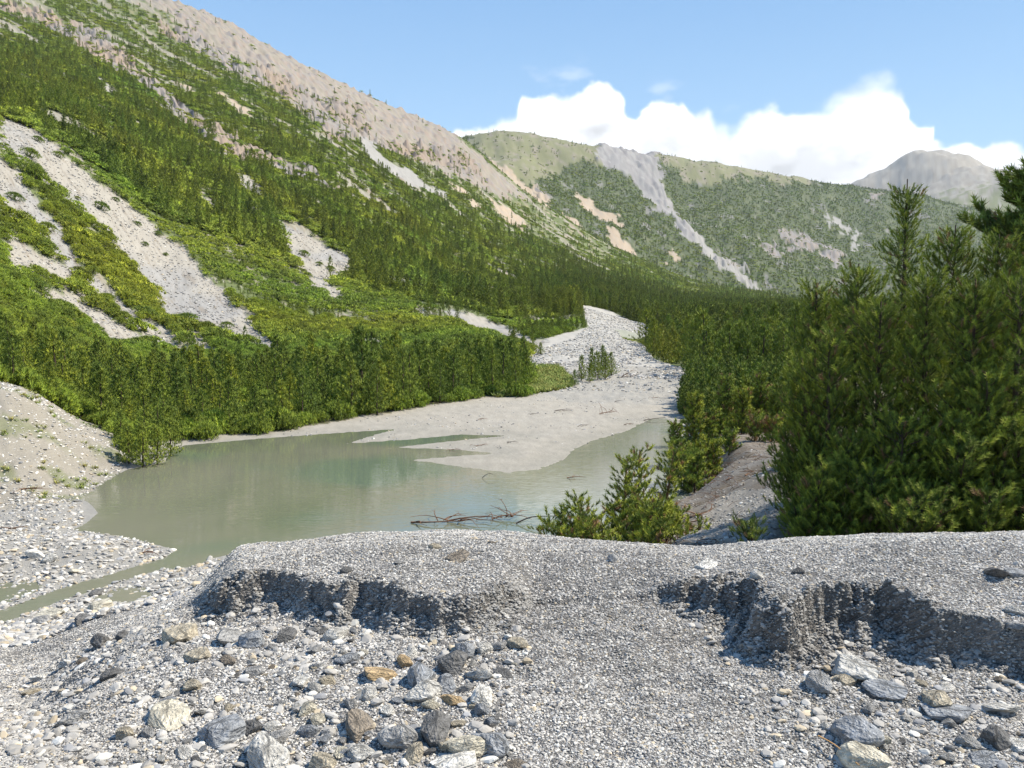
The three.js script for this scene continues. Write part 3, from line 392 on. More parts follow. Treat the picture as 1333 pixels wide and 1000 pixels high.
// ---------------------------------------------------------------- near pines with real twigs and needle shoots
const shootGeo = (() => { const r = rng(31), pos = [], col = [], p = V(0, 0, 0), d = V(0, 1, 0); for (let k = 0; k < 4; k++) { p.set(0, k * .03, 0); tuft(pos, col, p, d, .062, .0042, k === 3 ? 15 : 12, r, [1, 1, 1]); } return geoOf(pos, col); })();
const shootGeo2 = (() => { const r = rng(32), pos = [], col = [], p = V(0, 0, 0), d = V(0, 1, 0); for (let k = 0; k < 3; k++) { p.set(0, k * .032, 0); tuft(pos, col, p, d, .07, .0065, 11, r, [1, 1, 1]); } return geoOf(pos, col); })();
const UPV = V(0, 1, 0), qt = new THREE.Quaternion(), q2 = new THREE.Quaternion(), mt = new THREE.Matrix4();
function nearPine(name, x, z, H, R, seed, o = {}) {
  const r = rng(seed), root = new THREE.Group(), y0 = ground(x, z); root.name = numbered(name); root.position.set(x, y0, z); scene.add(root);
  const stems = o.stems ?? 1, shoots = [], bits = [], fine = o.fine !== false, dens = o.dens ?? 1;
  for (let s = 0; s < stems; s++) {
    const sa = s * 2.4 + r() * 2, off = stems > 1 ? .12 : 0, HL = H * (s ? .6 + .3 * r() : 1), lx = (o.lean?.[0] ?? 0) + (s ? Math.cos(sa) * R * .75 : (r() - .5) * .12), lz = (o.lean?.[1] ?? 0) + (s ? Math.sin(sa) * R * .75 : (r() - .5) * .12);
    const path = [V(Math.cos(sa) * off, -.15, Math.sin(sa) * off), V(lx * .35, HL * .25, lz * .35), V(lx * .75, HL * .6, lz * .75), V(lx, HL * .97, lz)], curve = new THREE.CatmullRomCurve3(path);
    const tr = new THREE.Mesh(limb(path, .018 * H + .01, .008, 7), o.bark ?? barkMat); tr.name = 'trunk'; root.add(tr);
    const nb = Math.round(HL * (o.per ?? 44) * dens), Rs = s ? R * .7 : R;
    for (let b = 0; b < nb; b++) {
      const h = (o.bare ?? .04) + (.965 - (o.bare ?? .04)) * Math.pow((b + .5) / nb, .9), q = curve.getPoint(h), az = b * 2.39996 + r() * .6;
      const gap = o.open ? .6 + .5 * Math.sin(h * 40 + 1) : .8 + .3 * Math.sin(h * H * 7 + seed);
      const lump = .74 + 1.0 * noise(Math.cos(az) * 1.3 + seed, h * H * 1.1, Math.sin(az) * 1.3); const L = lump * (Rs * Math.pow(1 - h, o.taper ?? .66) * (.62 + .5 * r()) + (o.open ? .08 : .11)) * gap, up0 = (.1 + .45 * h) * (o.rise ?? 1), up1 = (.5 + .5 * r()) * (o.rise ?? 1);
      const cx = Math.cos(az), cz = Math.sin(az), B = [q, V(q.x + cx * L * .5, q.y + L * .5 * up0, q.z + cz * L * .5), V(q.x + cx * L * .95, q.y + L * .5 * (up0 + up1), q.z + cz * L * .95)];
      const bc = new THREE.CatmullRomCurve3(B);
      bits.push(limb(B, .006 + .008 * L, .003, 3));
      const nt = Math.max(2, Math.round(L * (o.open ? 10 : 12)));
      for (let k = 0; k <= nt; k++) {
        const f = .22 + .78 * k / nt, c = bc.getPoint(f), side = (k % 2 ? 1 : -1) * (.7 + .5 * r()), tl = k === nt ? .1 : (.09 + .22 * (1 - f) * L + .08 * r());
        const dx = cx * .5 - cz * side + (r() - .5) * .7, dz = cz * .5 + cx * side + (r() - .5) * .7, dy = .1 + .75 * r(), dl = Math.hypot(dx, dy, dz);
        const ns = Math.max(1, Math.round(tl / .075 * dens));
        for (let m = 0; m <= ns; m++) { const g = m / ns * tl / dl; shoots.push([c.x + dx * g + (r() - .5) * .03, c.y + dy * g, c.z + dz * g + (r() - .5) * .03, dx / dl * .75 + (r() - .5) * .5, dy / dl * .6 + .65, dz / dl * .75 + (r() - .5) * .5, m === ns ? 1 : .8, f]); }
      }
    }
  }
  if (bits.length) { const m = new THREE.Mesh(mergeGeometries(bits), o.bark ?? barkMat); m.name = 'branches'; m.userData.kind = 'stuff'; root.add(m); }
  const crown = new THREE.InstancedMesh(fine ? shootGeo : shootGeo2, needleMat, shoots.length), col = new THREE.Color(), S = o.shoot ?? .82;
  shoots.forEach((s, i) => { tmp.set(s[3], s[4], s[5]).normalize(); qt.setFromUnitVectors(UPV, tmp); const k = S * s[6] * (.8 + .5 * r()); mt.compose(tmp2.set(s[0], s[1], s[2]), qt, tmp3.set(k, k, k)); crown.setMatrixAt(i, mt); const f = s[6] === 1 ? .2 + .8 * r() : .5 * Math.pow(r(), 1.6) - .12; let c = mixc(OLD, NEW, f); if (r() < (o.brown ?? .035)) c = [.24, .15, .06]; col.setRGB(c[0] * (o.tint?.[0] ?? 1), c[1] * (o.tint?.[1] ?? 1), c[2] * (o.tint?.[2] ?? 1)); crown.setColorAt(i, col); });
  crown.name = 'crown'; crown.userData.kind = 'stuff'; root.add(crown);
  return shadows(root);
}
function atPixel(px, t) { const a = (px - CX) / F; return [a * t, -t]; }
const topY = (py, t) => EYE + ray(CX, py)[1] * t;
let seed = 1000;
const nearG = 'tall pines beside the trail', nearL = {
  0: 'tall open-crowned pine spire standing clear above its bushy neighbours by the trail', 17: 'broad dark pine rising highest behind the sunlit thicket', };
[[1178, 12.6, 218, 1.3, { open: 1, bare: .15, per: 30, taper: .85, rise: .35 }], [1110, 11.2, 332, .85, {}], [1062, 11.6, 358, .8, {}], [1242, 11.4, 280, 1.0, {}], [1292, 11, 292, 1.05, {}], [1350, 10.6, 280, 1.15, {}],
  [1146, 10.2, 382, .68, {}], [1086, 10.2, 420, .6, { stems: 2 }], [1210, 9.9, 345, .66, {}], [1268, 9.5, 350, .66, {}], [1326, 9.3, 345, .7, { stems: 2 }], [1180, 9.3, 540, .75, { stems: 3 }], [1108, 9.6, 575, .62, { stems: 3 }], [1250, 9.1, 540, .75, { stems: 3 }], [1312, 9, 545, .75, { stems: 3 }], [1062, 10.6, 500, .5, { stems: 2 }], [1140, 9.2, 610, .55, { stems: 3 }],
  [1345, 17, 196, 1.5, { per: 34, taper: .4, fine: false, shoot: 2, tint: [.7, .75, .8] }], [1425, 16, 170, 1.8, { per: 28, taper: .4, fine: false, shoot: 2, tint: [.7, .75, .8] }], [1425, 10.4, 270, 1.1, {}], [1390, 9, 520, .8, { stems: 2 }], [1212, 8.7, 640, .5, { stems: 3 }], [1290, 8.6, 640, .5, { stems: 3 }], [1075, 9.4, 630, .4, { stems: 3 }]].forEach(([px, t, py, R, o], i) => {
  const [x, z] = atPixel(px, t), H = Math.max(.5, topY(py, t) - ground(x, z)), g = nearPine('pine_tree', x, z, H, R, seed += 17, { dens: o.stems ? .8 : 1, ...o });
  tag(g, nearL[i] ?? (i < 6 || i === 18 || i === 19 ? 'tall bushy pine with sunlit shoots in the thicket beside the trail' : 'low many-stemmed pine bush at the edge of the gravel bank'), 'tree', nearL[i] ? undefined : i < 6 || i === 18 || i === 19 ? nearG : 'pine bushes lining the gravel bank');
});
{ const [x, z] = atPixel(985, 9.2), g = nearPine('pine_sapling', x, z, .26, .14, seed += 9, { stems: 2, dens: 1, shoot: .6, tint: [.7, .75, .8] }); tag(g, 'small dark pine seedling at the foot of the trail', 'shrub'); }
// pines between trail and water
[[905, 27, 512, .6], [926, 28, 535, .5], [946, 30, 488, .62], [968, 29, 508, .55], [990, 31, 486, .65], [1014, 30, 500, .6], [1035, 32, 482, .6], [890, 24, 575, .42], [908, 23, 590, .42], [930, 24, 578, .42], [952, 25, 570, .42], [882, 31, 552, .45], [1008, 26, 562, .42], [1050, 28, 530, .5], [985, 26, 572, .4]].forEach(([px, t, py, R], i) => {
  const [x, z] = atPixel(px, t), g = nearPine('pine_tree', x, z, Math.max(.7, topY(py, t) - ground(x, z)), R, seed += 13, { fine: false, per: 26, shoot: 1.35, brown: i > 11 ? .3 : .08, tint: i % 3 ? [1, 1, 1] : [1.15, 1.05, .9] });
  tag(g, i > 11 ? 'young pine with browned twigs between trail and forest' : 'upright young pine on the bank between trail and lake', 'tree', i > 11 ? 'browned pines by the trail' : 'pines on the bank between trail and lake');
});
[[806, 14.8, 592, .34, [.15, .1]], [832, 15.5, 583, .36, [.05, 0]], [862, 16, 584, .4, [.2, 0]], [786, 14.4, 645, .4, [-.5, 0]], [822, 13.6, 650, .6, [.3, .3]], [866, 13.8, 660, .55, [.2, .2]], [765, 14.6, 672, .5, [-.7, .1]], [845, 14.4, 632, .55, [-.3, .1]], [800, 13.2, 672, .5, [-.5, .2]], [842, 12.8, 678, .5, [.4, .1]]].forEach(([px, t, py, R, lean], i) => {
  const [x, z] = atPixel(px, t), g = nearPine('leaning_pine', x, z, Math.max(.5, topY(py, t) - ground(x, z)), R, seed += 11, { fine: false, shoot: 1.05, per: 15, stems: i > 2 ? 3 : 1, lean, brown: .07, tint: [1.2, 1.12, 1.1], bark: redBark });
  tag(g, i < 3 ? 'thin upright pine top sticking out of the flood debris by the lake' : 'flattened yellowish pine branches heaped by the flood at the water edge', i < 3 ? 'tree' : 'brushwood', i < 3 ? 'pine tops in the flood debris' : 'flood brushwood at the lake edge');
});
console.log('near trees');

// ---------------------------------------------------------------- forest: the largest trees one by one, the rest as one mass
function midTree(x, z, H, W, kind, v, label, group) {
  const g = new THREE.Group(), mound = kind === 'dwarf_pine'; g.name = numbered(kind); g.position.set(x, ground(x, z), z); g.rotation.y = (x * 7.3 + z * 3.1) % 6.28; g.scale.set(W, H, W);
  if (mound) { g.quaternion.premultiply(qt.setFromUnitVectors(UPV, normalAt(x, z, 1.2).lerp(UPV, .25).normalize())); g.position.y -= .1 * H; }
  const t = new THREE.Mesh(mound ? moundStem[v % 3] : midTrunks[v % 5], barkMat); t.name = mound ? 'stems' : 'trunk'; g.add(t);
  const c = new THREE.Mesh(mound ? mounds[v % 3] : midCrowns[v % 5], foliages[Math.floor(v / 5) % 5]); c.name = 'crown'; c.userData.kind = 'stuff'; g.add(c);
  scene.add(shadows(g)); return tag(g, label, mound ? 'shrub' : 'tree', group);
}
const HUE = ['mid-green', 'dark green', 'yellow-green', 'grass-green', 'blackish green'];
const farSpots = { tree: [], mound: [] };
{
  const r = rng(9), cand = [], cell = new Map(), near = (x, t, d) => { const k = Math.round(x / 1.2), m = Math.round(t / 1.2); for (let i = -1; i <= 1; i++) for (let j = -1; j <= 1; j++) for (const q of cell.get((k + i) + ',' + (m + j)) ?? []) if (Math.hypot(q[0] - x, q[1] - t) < d) return true; return false; };
  for (let n = 0; n < 60000; n++) {
    const a = -.70 + 1.42 * r(), t = Math.sqrt(lerp(27 * 27, 170 * 170, r())), w = sample(Wd, a, t); if (r() > w * w) continue;
    const x = a * t, steep = a < -.12 && t > 62 && t < 200; if (a > .16 && t < 58) continue;
    const dwarf = steep ? noise(x * .06, t * .05, 91) > -.3 : a < .08 && t > 70 && noise(x * .06, t * .05, 91) > .02;
    if (near(x, t, dwarf ? 1.25 : t < 62 ? .9 : 1.3)) continue;
    const k = Math.round(x / 1.2) + ',' + Math.round(t / 1.2); if (!cell.has(k)) cell.set(k, []); cell.get(k).push([x, t]);
    const size = .5 + .85 * r(); cand.push({ a, t, x, H: dwarf ? (.95 + .5 * r()) * size : (a < -.2 ? 2.0 : a < .1 ? 2.5 : 3.3) * (t > 62 && a < .1 ? .7 : 1) * size * (r() < .12 ? 1.3 : 1) * (1 + .15 * noise(x * .1, t * .1, 3)), dwarf });
  }
  // lone bushes scattered on the scree
  const lone = [[40, 228, 34], [38, 205, 22], [75, 205, 14], [130, 272, 20], [178, 295, 10], [205, 308, 12], [188, 320, 10], [18, 262, 20], [10, 300, 22], [60, 300, 22], [85, 292, 24], [62, 335, 16], [120, 358, 18], [140, 390, 16], [165, 400, 12], [240, 420, 14], [295, 428, 16], [215, 332, 8], [100, 258, 8], [220, 425, 8], [255, 440, 10], [182, 405, 8], [200, 412, 8], [395, 335, 14], [415, 345, 10], [400, 362, 12], [430, 352, 12], [15, 222, 10], [150, 262, 10], [48, 185, 14]];
  for (const [px, py, w] of lone) { const [a, t] = hit(px, py, Hs, 50); cand.push({ a, t, x: a * t, H: w / F * t * .75, W: w / F * t * .62, dwarf: true, lone: true }); }
  const rank = cand.filter((c) => Math.abs(c.a) < .63 && c.a < .35).sort((p, q) => q.H / q.t - p.H / p.t);
  const own = new Set([...rank.filter((c) => !c.dwarf).slice(0, 235), ...rank.filter((c) => c.dwarf).slice(0, 110), ...cand.filter((c) => c.lone)]);
  let v = 0;
  for (const c of cand) {
    v++;
    if (own.has(c)) {
      const W = c.W ?? (c.dwarf ? c.H * 1.05 : c.H * (.62 + .3 * ((v * 7) % 10) / 10));
      if (c.dwarf) midTree(c.x, -c.t, c.H, W, 'dwarf_pine', v, c.lone ? `lone ${W * 2 > 2.2 ? 'wide' : 'small'} ${HUE[Math.floor(v / 5) % 5]} dwarf pine growing on the bare pale scree` : `${c.H > 1.3 ? 'large' : c.H > 1.05 ? 'middling' : 'small'} ${HUE[Math.floor(v / 5) % 5]} dwarf pine at the edge of the scree chutes`, c.lone ? 'lone bushes on the scree' : 'dwarf pines between the scree chutes');
      else midTree(c.x, -c.t, c.H, W, 'pine_tree', v, `${c.H > 3.5 ? 'tall' : c.H > 2.7 ? 'mid-sized' : 'short'} ${W / c.H > .76 ? 'broad' : 'slender'} ${HUE[Math.floor(v / 5) % 5]} pine ` + (c.a > .15 ? 'in the valley forest beside the gravel fan' : c.a < -.33 ? 'at the foot of the scree chutes' : 'in the forest edge along the far lake shore'), c.a > .15 ? 'valley forest pines' : c.a < -.33 ? 'pines below the scree chutes' : 'pines along the far lake shore');
    } else farSpots[c.dwarf ? 'mound' : 'tree'].push([c.x, -c.t, c.H, c.dwarf ? c.H * 1.05 : c.H * .78]);
  }
  // young growth and bushes filling the forest edge along the shore
  const edgeSpots = [];
  for (let n = 0; n < 5200; n++) { const a = -.66 + .68 * r(), t = 27 + 40 * r(), w = sample(Wd, a, t); if (r() > w) continue; const x = a * t, H = .35 + .8 * r() * r(); edgeSpots.push([x, -t, H * 1.4, H * .9]); }
  for (let n = 0; n < 5200; n++) { const a = -.66 + .74 * r(), t = 56 + 74 * r(), w = sample(Wd, a, t); if (r() > w) continue; const x = a * t, H = .5 + .8 * r(); edgeSpots.push([x, -t, H * 1.4, H]); }
  for (let n = 0; n < 1100; n++) { const a = .17 + .22 * r(), t = 31 + 27 * r(); if (r() > sample(Wd, a, t)) continue; const x = a * t, H = .9 + 1.3 * r() * r(); farSpots.tree.push([x, -t, H * 1.1, H * .9]); }
  // the clump on the fan and trees picked out by place
  [[757, 497, 34], [768, 499, 26], [778, 495, 38], [788, 494, 36], [796, 490, 32], [770, 487, 34], [784, 485, 36], [748, 503, 22]].forEach(([px, py, h], i) => { const [a, t] = hit(px, py, Hs, 50); midTree(a * t, -t, h / F * t, h / F * t * .75, 'pine_tree', i, 'dark pine in the small clump standing alone on the gravel fan', 'pine clump on the gravel fan'); });
  [[693, 459, 26, 'small lone pine beside the pale strip above the fan'], [704, 462, 16, 'low pine bush where the pale strip meets the fan'], [848, 460, 22, 'rounded pine bush at the edge of the gravel fan']].forEach(([px, py, h, l], i) => { const [a, t] = hit(px, py, Hs, 50); midTree(a * t, -t, h / F * t, h / F * t * (i ? 1 : .7), 'pine_tree', i, l); });
  [[168, 604, 52], [186, 606, 58], [205, 603, 52], [190, 590, 60], [222, 592, 50], [158, 590, 40]].forEach(([px, py, h], i) => { const [a, t] = plane(px, py, LAKE + .05); midTree(a, -t, h / F * t * 1.05, h / F * t * .95, 'pine_tree', i, 'yellow-green pine leaning out over the water at the lake corner', 'bright pines at the lake corner'); });
  // slopes farther off
  for (let n = 0; n < 520000; n++) {
    const a = -.68 + 1.38 * r(), t = 170 + (2500 - 170) * r(), w = sample(Wd, a, t); if (t > 1150 && t < 1330) continue;
    if (r() > w * w * (t < 400 ? .7 : .45)) continue;
    const x = a * t, y = ground(x, -t); const dwarf = t > 1260 ? r() < .6 : a < .05 ? r() < .72 : r() < sstep(350, 800, t) * .85;
    farSpots[dwarf ? 'mound' : 'tree'].push([x, -t, (dwarf ? 1.7 : 4.4) * (.45 + 1.0 * r()) * (t > 1260 ? 1.2 : 1), (dwarf ? 2.4 : 3.4) * (.7 + .6 * r()) * (t > 1260 ? 1.3 : 1)]);
  }
  const col = new THREE.Color();
  const mass = (name, geos, spots, label) => geos.forEach((g, k) => {
    const s = spots.filter((_, i) => i % geos.length === k), m = new THREE.InstancedMesh(g, foliage, s.length);
    s.forEach(([x, z, H, W], i) => { qt.setFromAxisAngle(UPV, r() * 6.28); if (name === 'pine_scrub') qt.premultiply(q2.setFromUnitVectors(UPV, normalAt(x, z, Math.max(1.2, -z * .004)).lerp(UPV, .25).normalize())); mt.compose(tmp.set(x, ground(x, z) - (name === 'pine_scrub' ? .12 : .04) * H, z), qt, tmp2.set(W, H, W)); m.setMatrixAt(i, mt); const n = noise(x * .03, z * .03, 5), b = (name === 'forest' ? .62 : 1) * (.8 + .8 * r() + .3 * noise(x * .12, z * .12, 8)); col.setRGB(b * (1 + .35 * n), b * (1 + .12 * n), b * .95); m.setColorAt(i, col); });
    m.name = numbered(name); m.userData.kind = 'stuff'; m.userData.label = label; scene.add(shadows(m));
  });
  mass('forest', farCrowns, farSpots.tree, 'dense pine forest covering the mountain side and valley floor');
  mass('pine_scrub', mounds, edgeSpots, 'young pine scrub filling the forest edge');
  mass('pine_scrub', farMounds, farSpots.mound, 'low dwarf pine scrub covering the upper slopes');
  console.log('forest', cand.length, own.size, farSpots.tree.length, farSpots.mound.length);
}

// ---------------------------------------------------------------- stones
function stoneGeo(seed, detail, flat = 1, blocky = 0) {
  const r = rng(seed), g0 = new THREE.IcosahedronGeometry(1, detail); g0.deleteAttribute('uv'); g0.deleteAttribute('normal'); const g = mergeVertices(g0, 1e-4), p = g.attributes.position, cuts = [], n = V(0, 0, 0);
  for (let i = 0; i < 11 + blocky * 3; i++) { const q = V(r() - .5, r() - .5, r() - .5).normalize(); if (blocky && i < 6) q.set(i < 2 ? (i ? 1 : -1) : (r() - .5) * .3, i > 1 && i < 4 ? (i - 2 ? 1 : -1) : (r() - .5) * .3, i > 3 ? (i - 4 ? 1 : -1) : (r() - .5) * .3).normalize(); cuts.push([q, .56 + .32 * r()]); }
  const uv = [];
  for (let i = 0; i < p.count; i++) {
    n.fromBufferAttribute(p, i).normalize(); let R = 1; for (const [q, d] of cuts) { const k = n.dot(q); if (k > .01) R = Math.min(R, d / k); }
    R *= 1 + .05 * fbm(n.x * 3 + seed, n.y * 3, n.z * 3, 3); uv.push(Math.atan2(n.z, n.x) / 6.283 + .5, Math.asin(clamp(n.y, -1, 1)) / 3.1416 + .5);
    p.setXYZ(i, n.x * R * 1.15, n.y * R * .8 * flat, n.z * R * .92);
  }
  g.setAttribute('uv', new THREE.Float32BufferAttribute(uv, 2)); const f = g.toNonIndexed(); f.computeVertexNormals();
  // keep facet edges crisp but round slightly within facets
  return f;
}
const stoneGeos = [...Array(9).keys()].map((i) => stoneGeo(600 + i, 5, i % 3 === 2 ? .6 : 1, i % 4 === 3 ? 1 : 0)), slabGeos = [0, 1, 2].map((i) => stoneGeo(640 + i, 5, .42, 1)), pebbleGeos = [0, 1, 2, 3].map((i) => stoneGeo(660 + i, 1, .75));
const TONES = { white: [.72, .69, .63], pale: [.52, .50, .46], grey: [.36, .35, .335], blue: [.30, .31, .325], dark: [.16, .155, .15], tan: [.46, .40, .30], ochre: [.50, .36, .20], brown: [.27, .225, .175], cream: [.58, .53, .42] };
const stoneMats = Object.fromEntries(Object.entries(TONES).map(([k, c]) => [k, new THREE.MeshStandardMaterial({ color: new THREE.Color(...c).multiplyScalar(1.15), roughness: .9, map: stoneColor, bumpMap: stoneBump, bumpScale: .02 })]));
let sv = 0;
const WORD = { white: 'white', pale: 'pale grey', grey: 'mid grey', blue: 'bluish grey', dark: 'dark grey', tan: 'tan', ochre: 'orange-ochre', brown: 'brownish', cream: 'cream' };
function stone(px, py, w, tone, shape, label, group, ax = 1, ay = .7, turn) {   // py: foot of the stone
  const [a, t] = hit(px, py, Hs, 2.3), x = a * t, S = w / F * t * .6; sv++;
  const m = new THREE.Mesh(shape === 'slab' ? slabGeos[sv % 3] : stoneGeos[sv % 9], stoneMats[tone]); m.name = numbered('stone');
  const d = S * .5; m.position.set(x, ground(x, -(t + d * .6)) + S * ay * .27, -(t + d * .6)); m.scale.set(S / 1.0, S * ay * 1.15 * (shape === 'slab' ? 1.5 : 1), S * .9 * ax); m.rotation.set(((sv * 37) % 10 - 5) * .05, turn ?? (sv * 2.17) % 6.28, ((sv * 53) % 10 - 5) * .06);
  scene.add(shadows(m)); return tag(m, label ?? `${w > 19 ? 'large' : w > 13 ? 'middling' : 'small'} ${WORD[tone]} ${shape === 'slab' ? 'flat' : ay > .72 ? 'chunky' : 'angular'} stone in the rubble ` + (px > 1000 ? 'under the undercut bank' : 'below the crumbling bank'), 'stone', label ? group : WORD[tone] + ' stones in the rubble');
}
[[232, 838, 60, 'tan', 'slab', 'striped grey-tan slab tilted below the end of the cut bank', .7], [296, 838, 44, 'grey', '', 'grey ridged boulder leaning on a blue-grey one below the bank', .8], [324, 842, 36, 'blue', '', 'smooth blue-grey boulder beside the ridged grey one', .8], [256, 860, 42, 'tan', 'slab', 'long tan stone lying just below the striped slab', .5], [371, 834, 28, 'dark', '', 'dark grey knob of rock at the foot of the cut bank', .9], [437, 832, 30, 'pale', '', 'pale grey oval stone on the gravel under the cut bank', .7], [128, 842, 26, 'dark', '', 'dark stone with a small tan pebble at its foot', .9], [158, 834, 18, 'dark', '', 'small black upright stone near the stream side of the rubble', 1.1], [144, 884, 26, 'dark', '', 'blackish low stone with white speckled pebbles round it', .6], [88, 946, 42, 'grey', '', 'flat dusty grey stone sunk in fine gravel', .5], [212, 942, 62, 'cream', '', 'broad cream and grey boulder with a dark hollow beneath', .55], [286, 964, 58, 'blue', '', 'dark blue-grey angular boulder with a shadowed left end', .6], [325, 955, 26, 'dark', '', 'black pointed stone against the blue-grey boulder', .9], [463, 957, 48, 'brown', '', 'brown boulder with a tan split face', .75], [481, 909, 28, 'pale', '', undefined, .7], [496, 886, 46, 'ochre', 'slab', 'long ochre stone lying lengthwise in the heap', .6], [527, 868, 20, 'ochre', '', 'bright orange block on top of the rubble heap', 1.1], [546, 893, 48, 'blue', '', 'marbled blue-grey boulder in the middle of the heap', .85], [553, 912, 46, 'pale', '', 'pale smooth wedge of stone below the marbled boulder', .7], [592, 918, 34, 'ochre', '', 'orange-tan stone beside the white egg-shaped one', .65], [626, 918, 36, 'white', '', 'white egg-shaped stone at the edge of the heap', .8], [588, 876, 40, 'dark', '', 'dark marbled round stone at the top of the heap', .9], [623, 886, 38, 'pale', '', 'grey-white block with dark cracks near the track', .7], [603, 852, 30, 'blue', '', 'blue-grey angled stone near the foot of the bank', .8], [630, 851, 22, 'pale', '', 'small marbled stone with a tan top near the bank foot', 1], [649, 847, 20, 'grey', '', undefined, 1], [673, 844, 28, 'tan', 'slab', 'tan finger-shaped stone pointing at the track', .6], [580, 902, 36, 'blue', '', undefined, .8], [607, 900, 24, 'grey', '', undefined, .8], [626, 930, 22, 'blue', '', undefined, .9], [535, 856, 18, 'white', '', undefined, .8], [606, 985, 52, 'cream', '', 'large cream boulder with one shaded side in the lower heap', .95], [637, 980, 44, 'blue', '', 'smooth grey-blue block next to the cream boulder', .75], [566, 965, 54, 'dark', '', 'large dark rough boulder beside the cream one', .8], [594, 1004, 60, 'white', '', 'whitish boulder at the very bottom of the heap', .6], [518, 975, 46, 'grey', '', 'grey wedge leaning against the dark rough boulder', .8], [346, 1000, 64, 'pale', '', 'large pale marbled boulder half buried in gravel', .6], [362, 966, 32, 'grey', '', undefined, .6], [420, 1000, 38, 'tan', '', undefined, .6], [505, 932, 22, 'white', '', undefined, .6], [40, 905, 22, 'tan', '', undefined, .8], [52, 886, 24, 'white', '', undefined, .5], [84, 870, 26, 'white', '', undefined, .5], [410, 850, 20, 'grey', '', undefined, .8], [452, 862, 26, 'blue', '', undefined, .5], [295, 866, 22, 'brown', '', undefined, .7], [390, 895, 30, 'white', 'slab', undefined, .5], [330, 880, 26, 'grey', '', undefined, .6], [250, 900, 26, 'tan', '', undefined, .6], [262, 932, 22, 'pale', '', undefined, .6], [398, 930, 22, 'cream', '', undefined, .9], [400, 960, 26, 'blue', '', undefined, .8], [445, 985, 24, 'cream', '', undefined, .6], [540, 990, 30, 'tan', '', undefined, .7], [560, 925, 22, 'cream', '', undefined, .7], [655, 880, 24, 'dark', '', undefined, .6], [640, 945, 20, 'dark', '', undefined, .6], [470, 990, 34, 'pale', '', undefined, .6]].forEach(([px, py, w, tone, sh, l, ay]) => stone(px, py, w, tone, sh, l, undefined, 1, ay));
[[1115, 884, 58, 'pale', '', 'biggest pale boulder of fused lumps below the undercut bank', .95], [1070, 900, 38, 'grey', '', 'rough grey-tan stone beside the biggest pale boulder', .75], [1103, 893, 36, 'tan', '', 'tan stone leaning on the biggest pale boulder', .6], [1155, 908, 50, 'blue', '', 'white-veined blue stone right under the biggest boulder', .6], [1119, 975, 66, 'blue', '', 'large marbled blue-white boulder standing alone beside the track', .75], [1224, 922, 48, 'tan', '', 'tan stone with an orange face above a slate slab', .6], [1238, 938, 62, 'blue', 'slab', 'flat layered slate slab under the tan stone', .4], [1302, 930, 52, 'pale', 'slab', 'long thin pale slate tilted over its own shadow', .35], [1300, 970, 40, 'dark', '', 'dark slate block with one smooth pale side', .8], [1328, 978, 30, 'white', '', 'white blocky stone next to the dark slate block', .9], [1128, 1006, 56, 'cream', '', 'beige cracked block at the bottom beside the marbled boulder', .8], [1236, 993, 28, 'grey', '', undefined, .5], [1282, 996, 34, 'blue', '', undefined, .5], [1262, 975, 24, 'grey', '', undefined, .8], [1074, 950, 16, 'white', '', undefined, .8], [1232, 900, 20, 'white', '', undefined, .7], [1200, 893, 18, 'tan', '', undefined, .5], [1180, 940, 16, 'pale', '', undefined, .6],
  [593, 731, 30, 'brown', '', 'squared brown-grey stone alone on top of the gravel terrace', .6], [566, 715, 14, 'tan', '', 'small yellowish stone near the terrace rim', .7], [797, 731, 15, 'blue', '', 'round bluish-white stone on the track crest', .9], [920, 740, 30, 'white', '', 'white chalky stone on the terrace near the trees', .45], [986, 754, 15, 'white', '', 'white pebble-sized chip on the edge of the cut', 1], [1040, 748, 15, 'dark', '', 'dark triangular stone on the terrace above the cut', .8], [1298, 752, 34, 'dark', '', 'cluster-forming dark rock on the terrace', .6], [1322, 750, 28, 'blue', 'slab', 'slaty blue rock on the terrace beside the dark one', .5], [640, 708, 12, 'brown', '', 'reddish chip of wood-coloured stone near the terrace rim', .4], [520, 735, 18, 'grey', '', 'grey stone close to the lip of the cut bank', .6], [452, 746, 16, 'dark', '', 'dark stone on the lip of the cut bank', .6], [1325, 800, 24, 'pale', '', 'pale stone bedded in the terrace slope', .6], [1325, 820, 30, 'grey', '', 'grey rough stone bedded in the terrace slope', .7],
  [45, 728, 22, 'white', '', 'white stone on the gravel bar beyond the stream', .6], [62, 736, 20, 'pale', '', 'grey-white stone beside the white one on the gravel bar', .7], [95, 748, 18, 'cream', '', 'cream stone on the gravel bar beyond the stream', .6], [128, 796, 30, 'cream', '', 'cream block on the near stream bank', .6], [62, 806, 40, 'cream', 'slab', 'flat cream slab lying along the stream edge', .4], [104, 812, 26, 'dark', '', 'dark stone wedged by the cream slabs at the stream', .7], [125, 778, 20, 'dark', '', 'dark flat stone on the stream bank', .5], [52, 812, 22, 'grey', '', 'grey stone touching the stream water', .6]].forEach(([px, py, w, tone, sh, l, ay]) => stone(px, py, w, tone, sh, l, undefined, 1, ay));
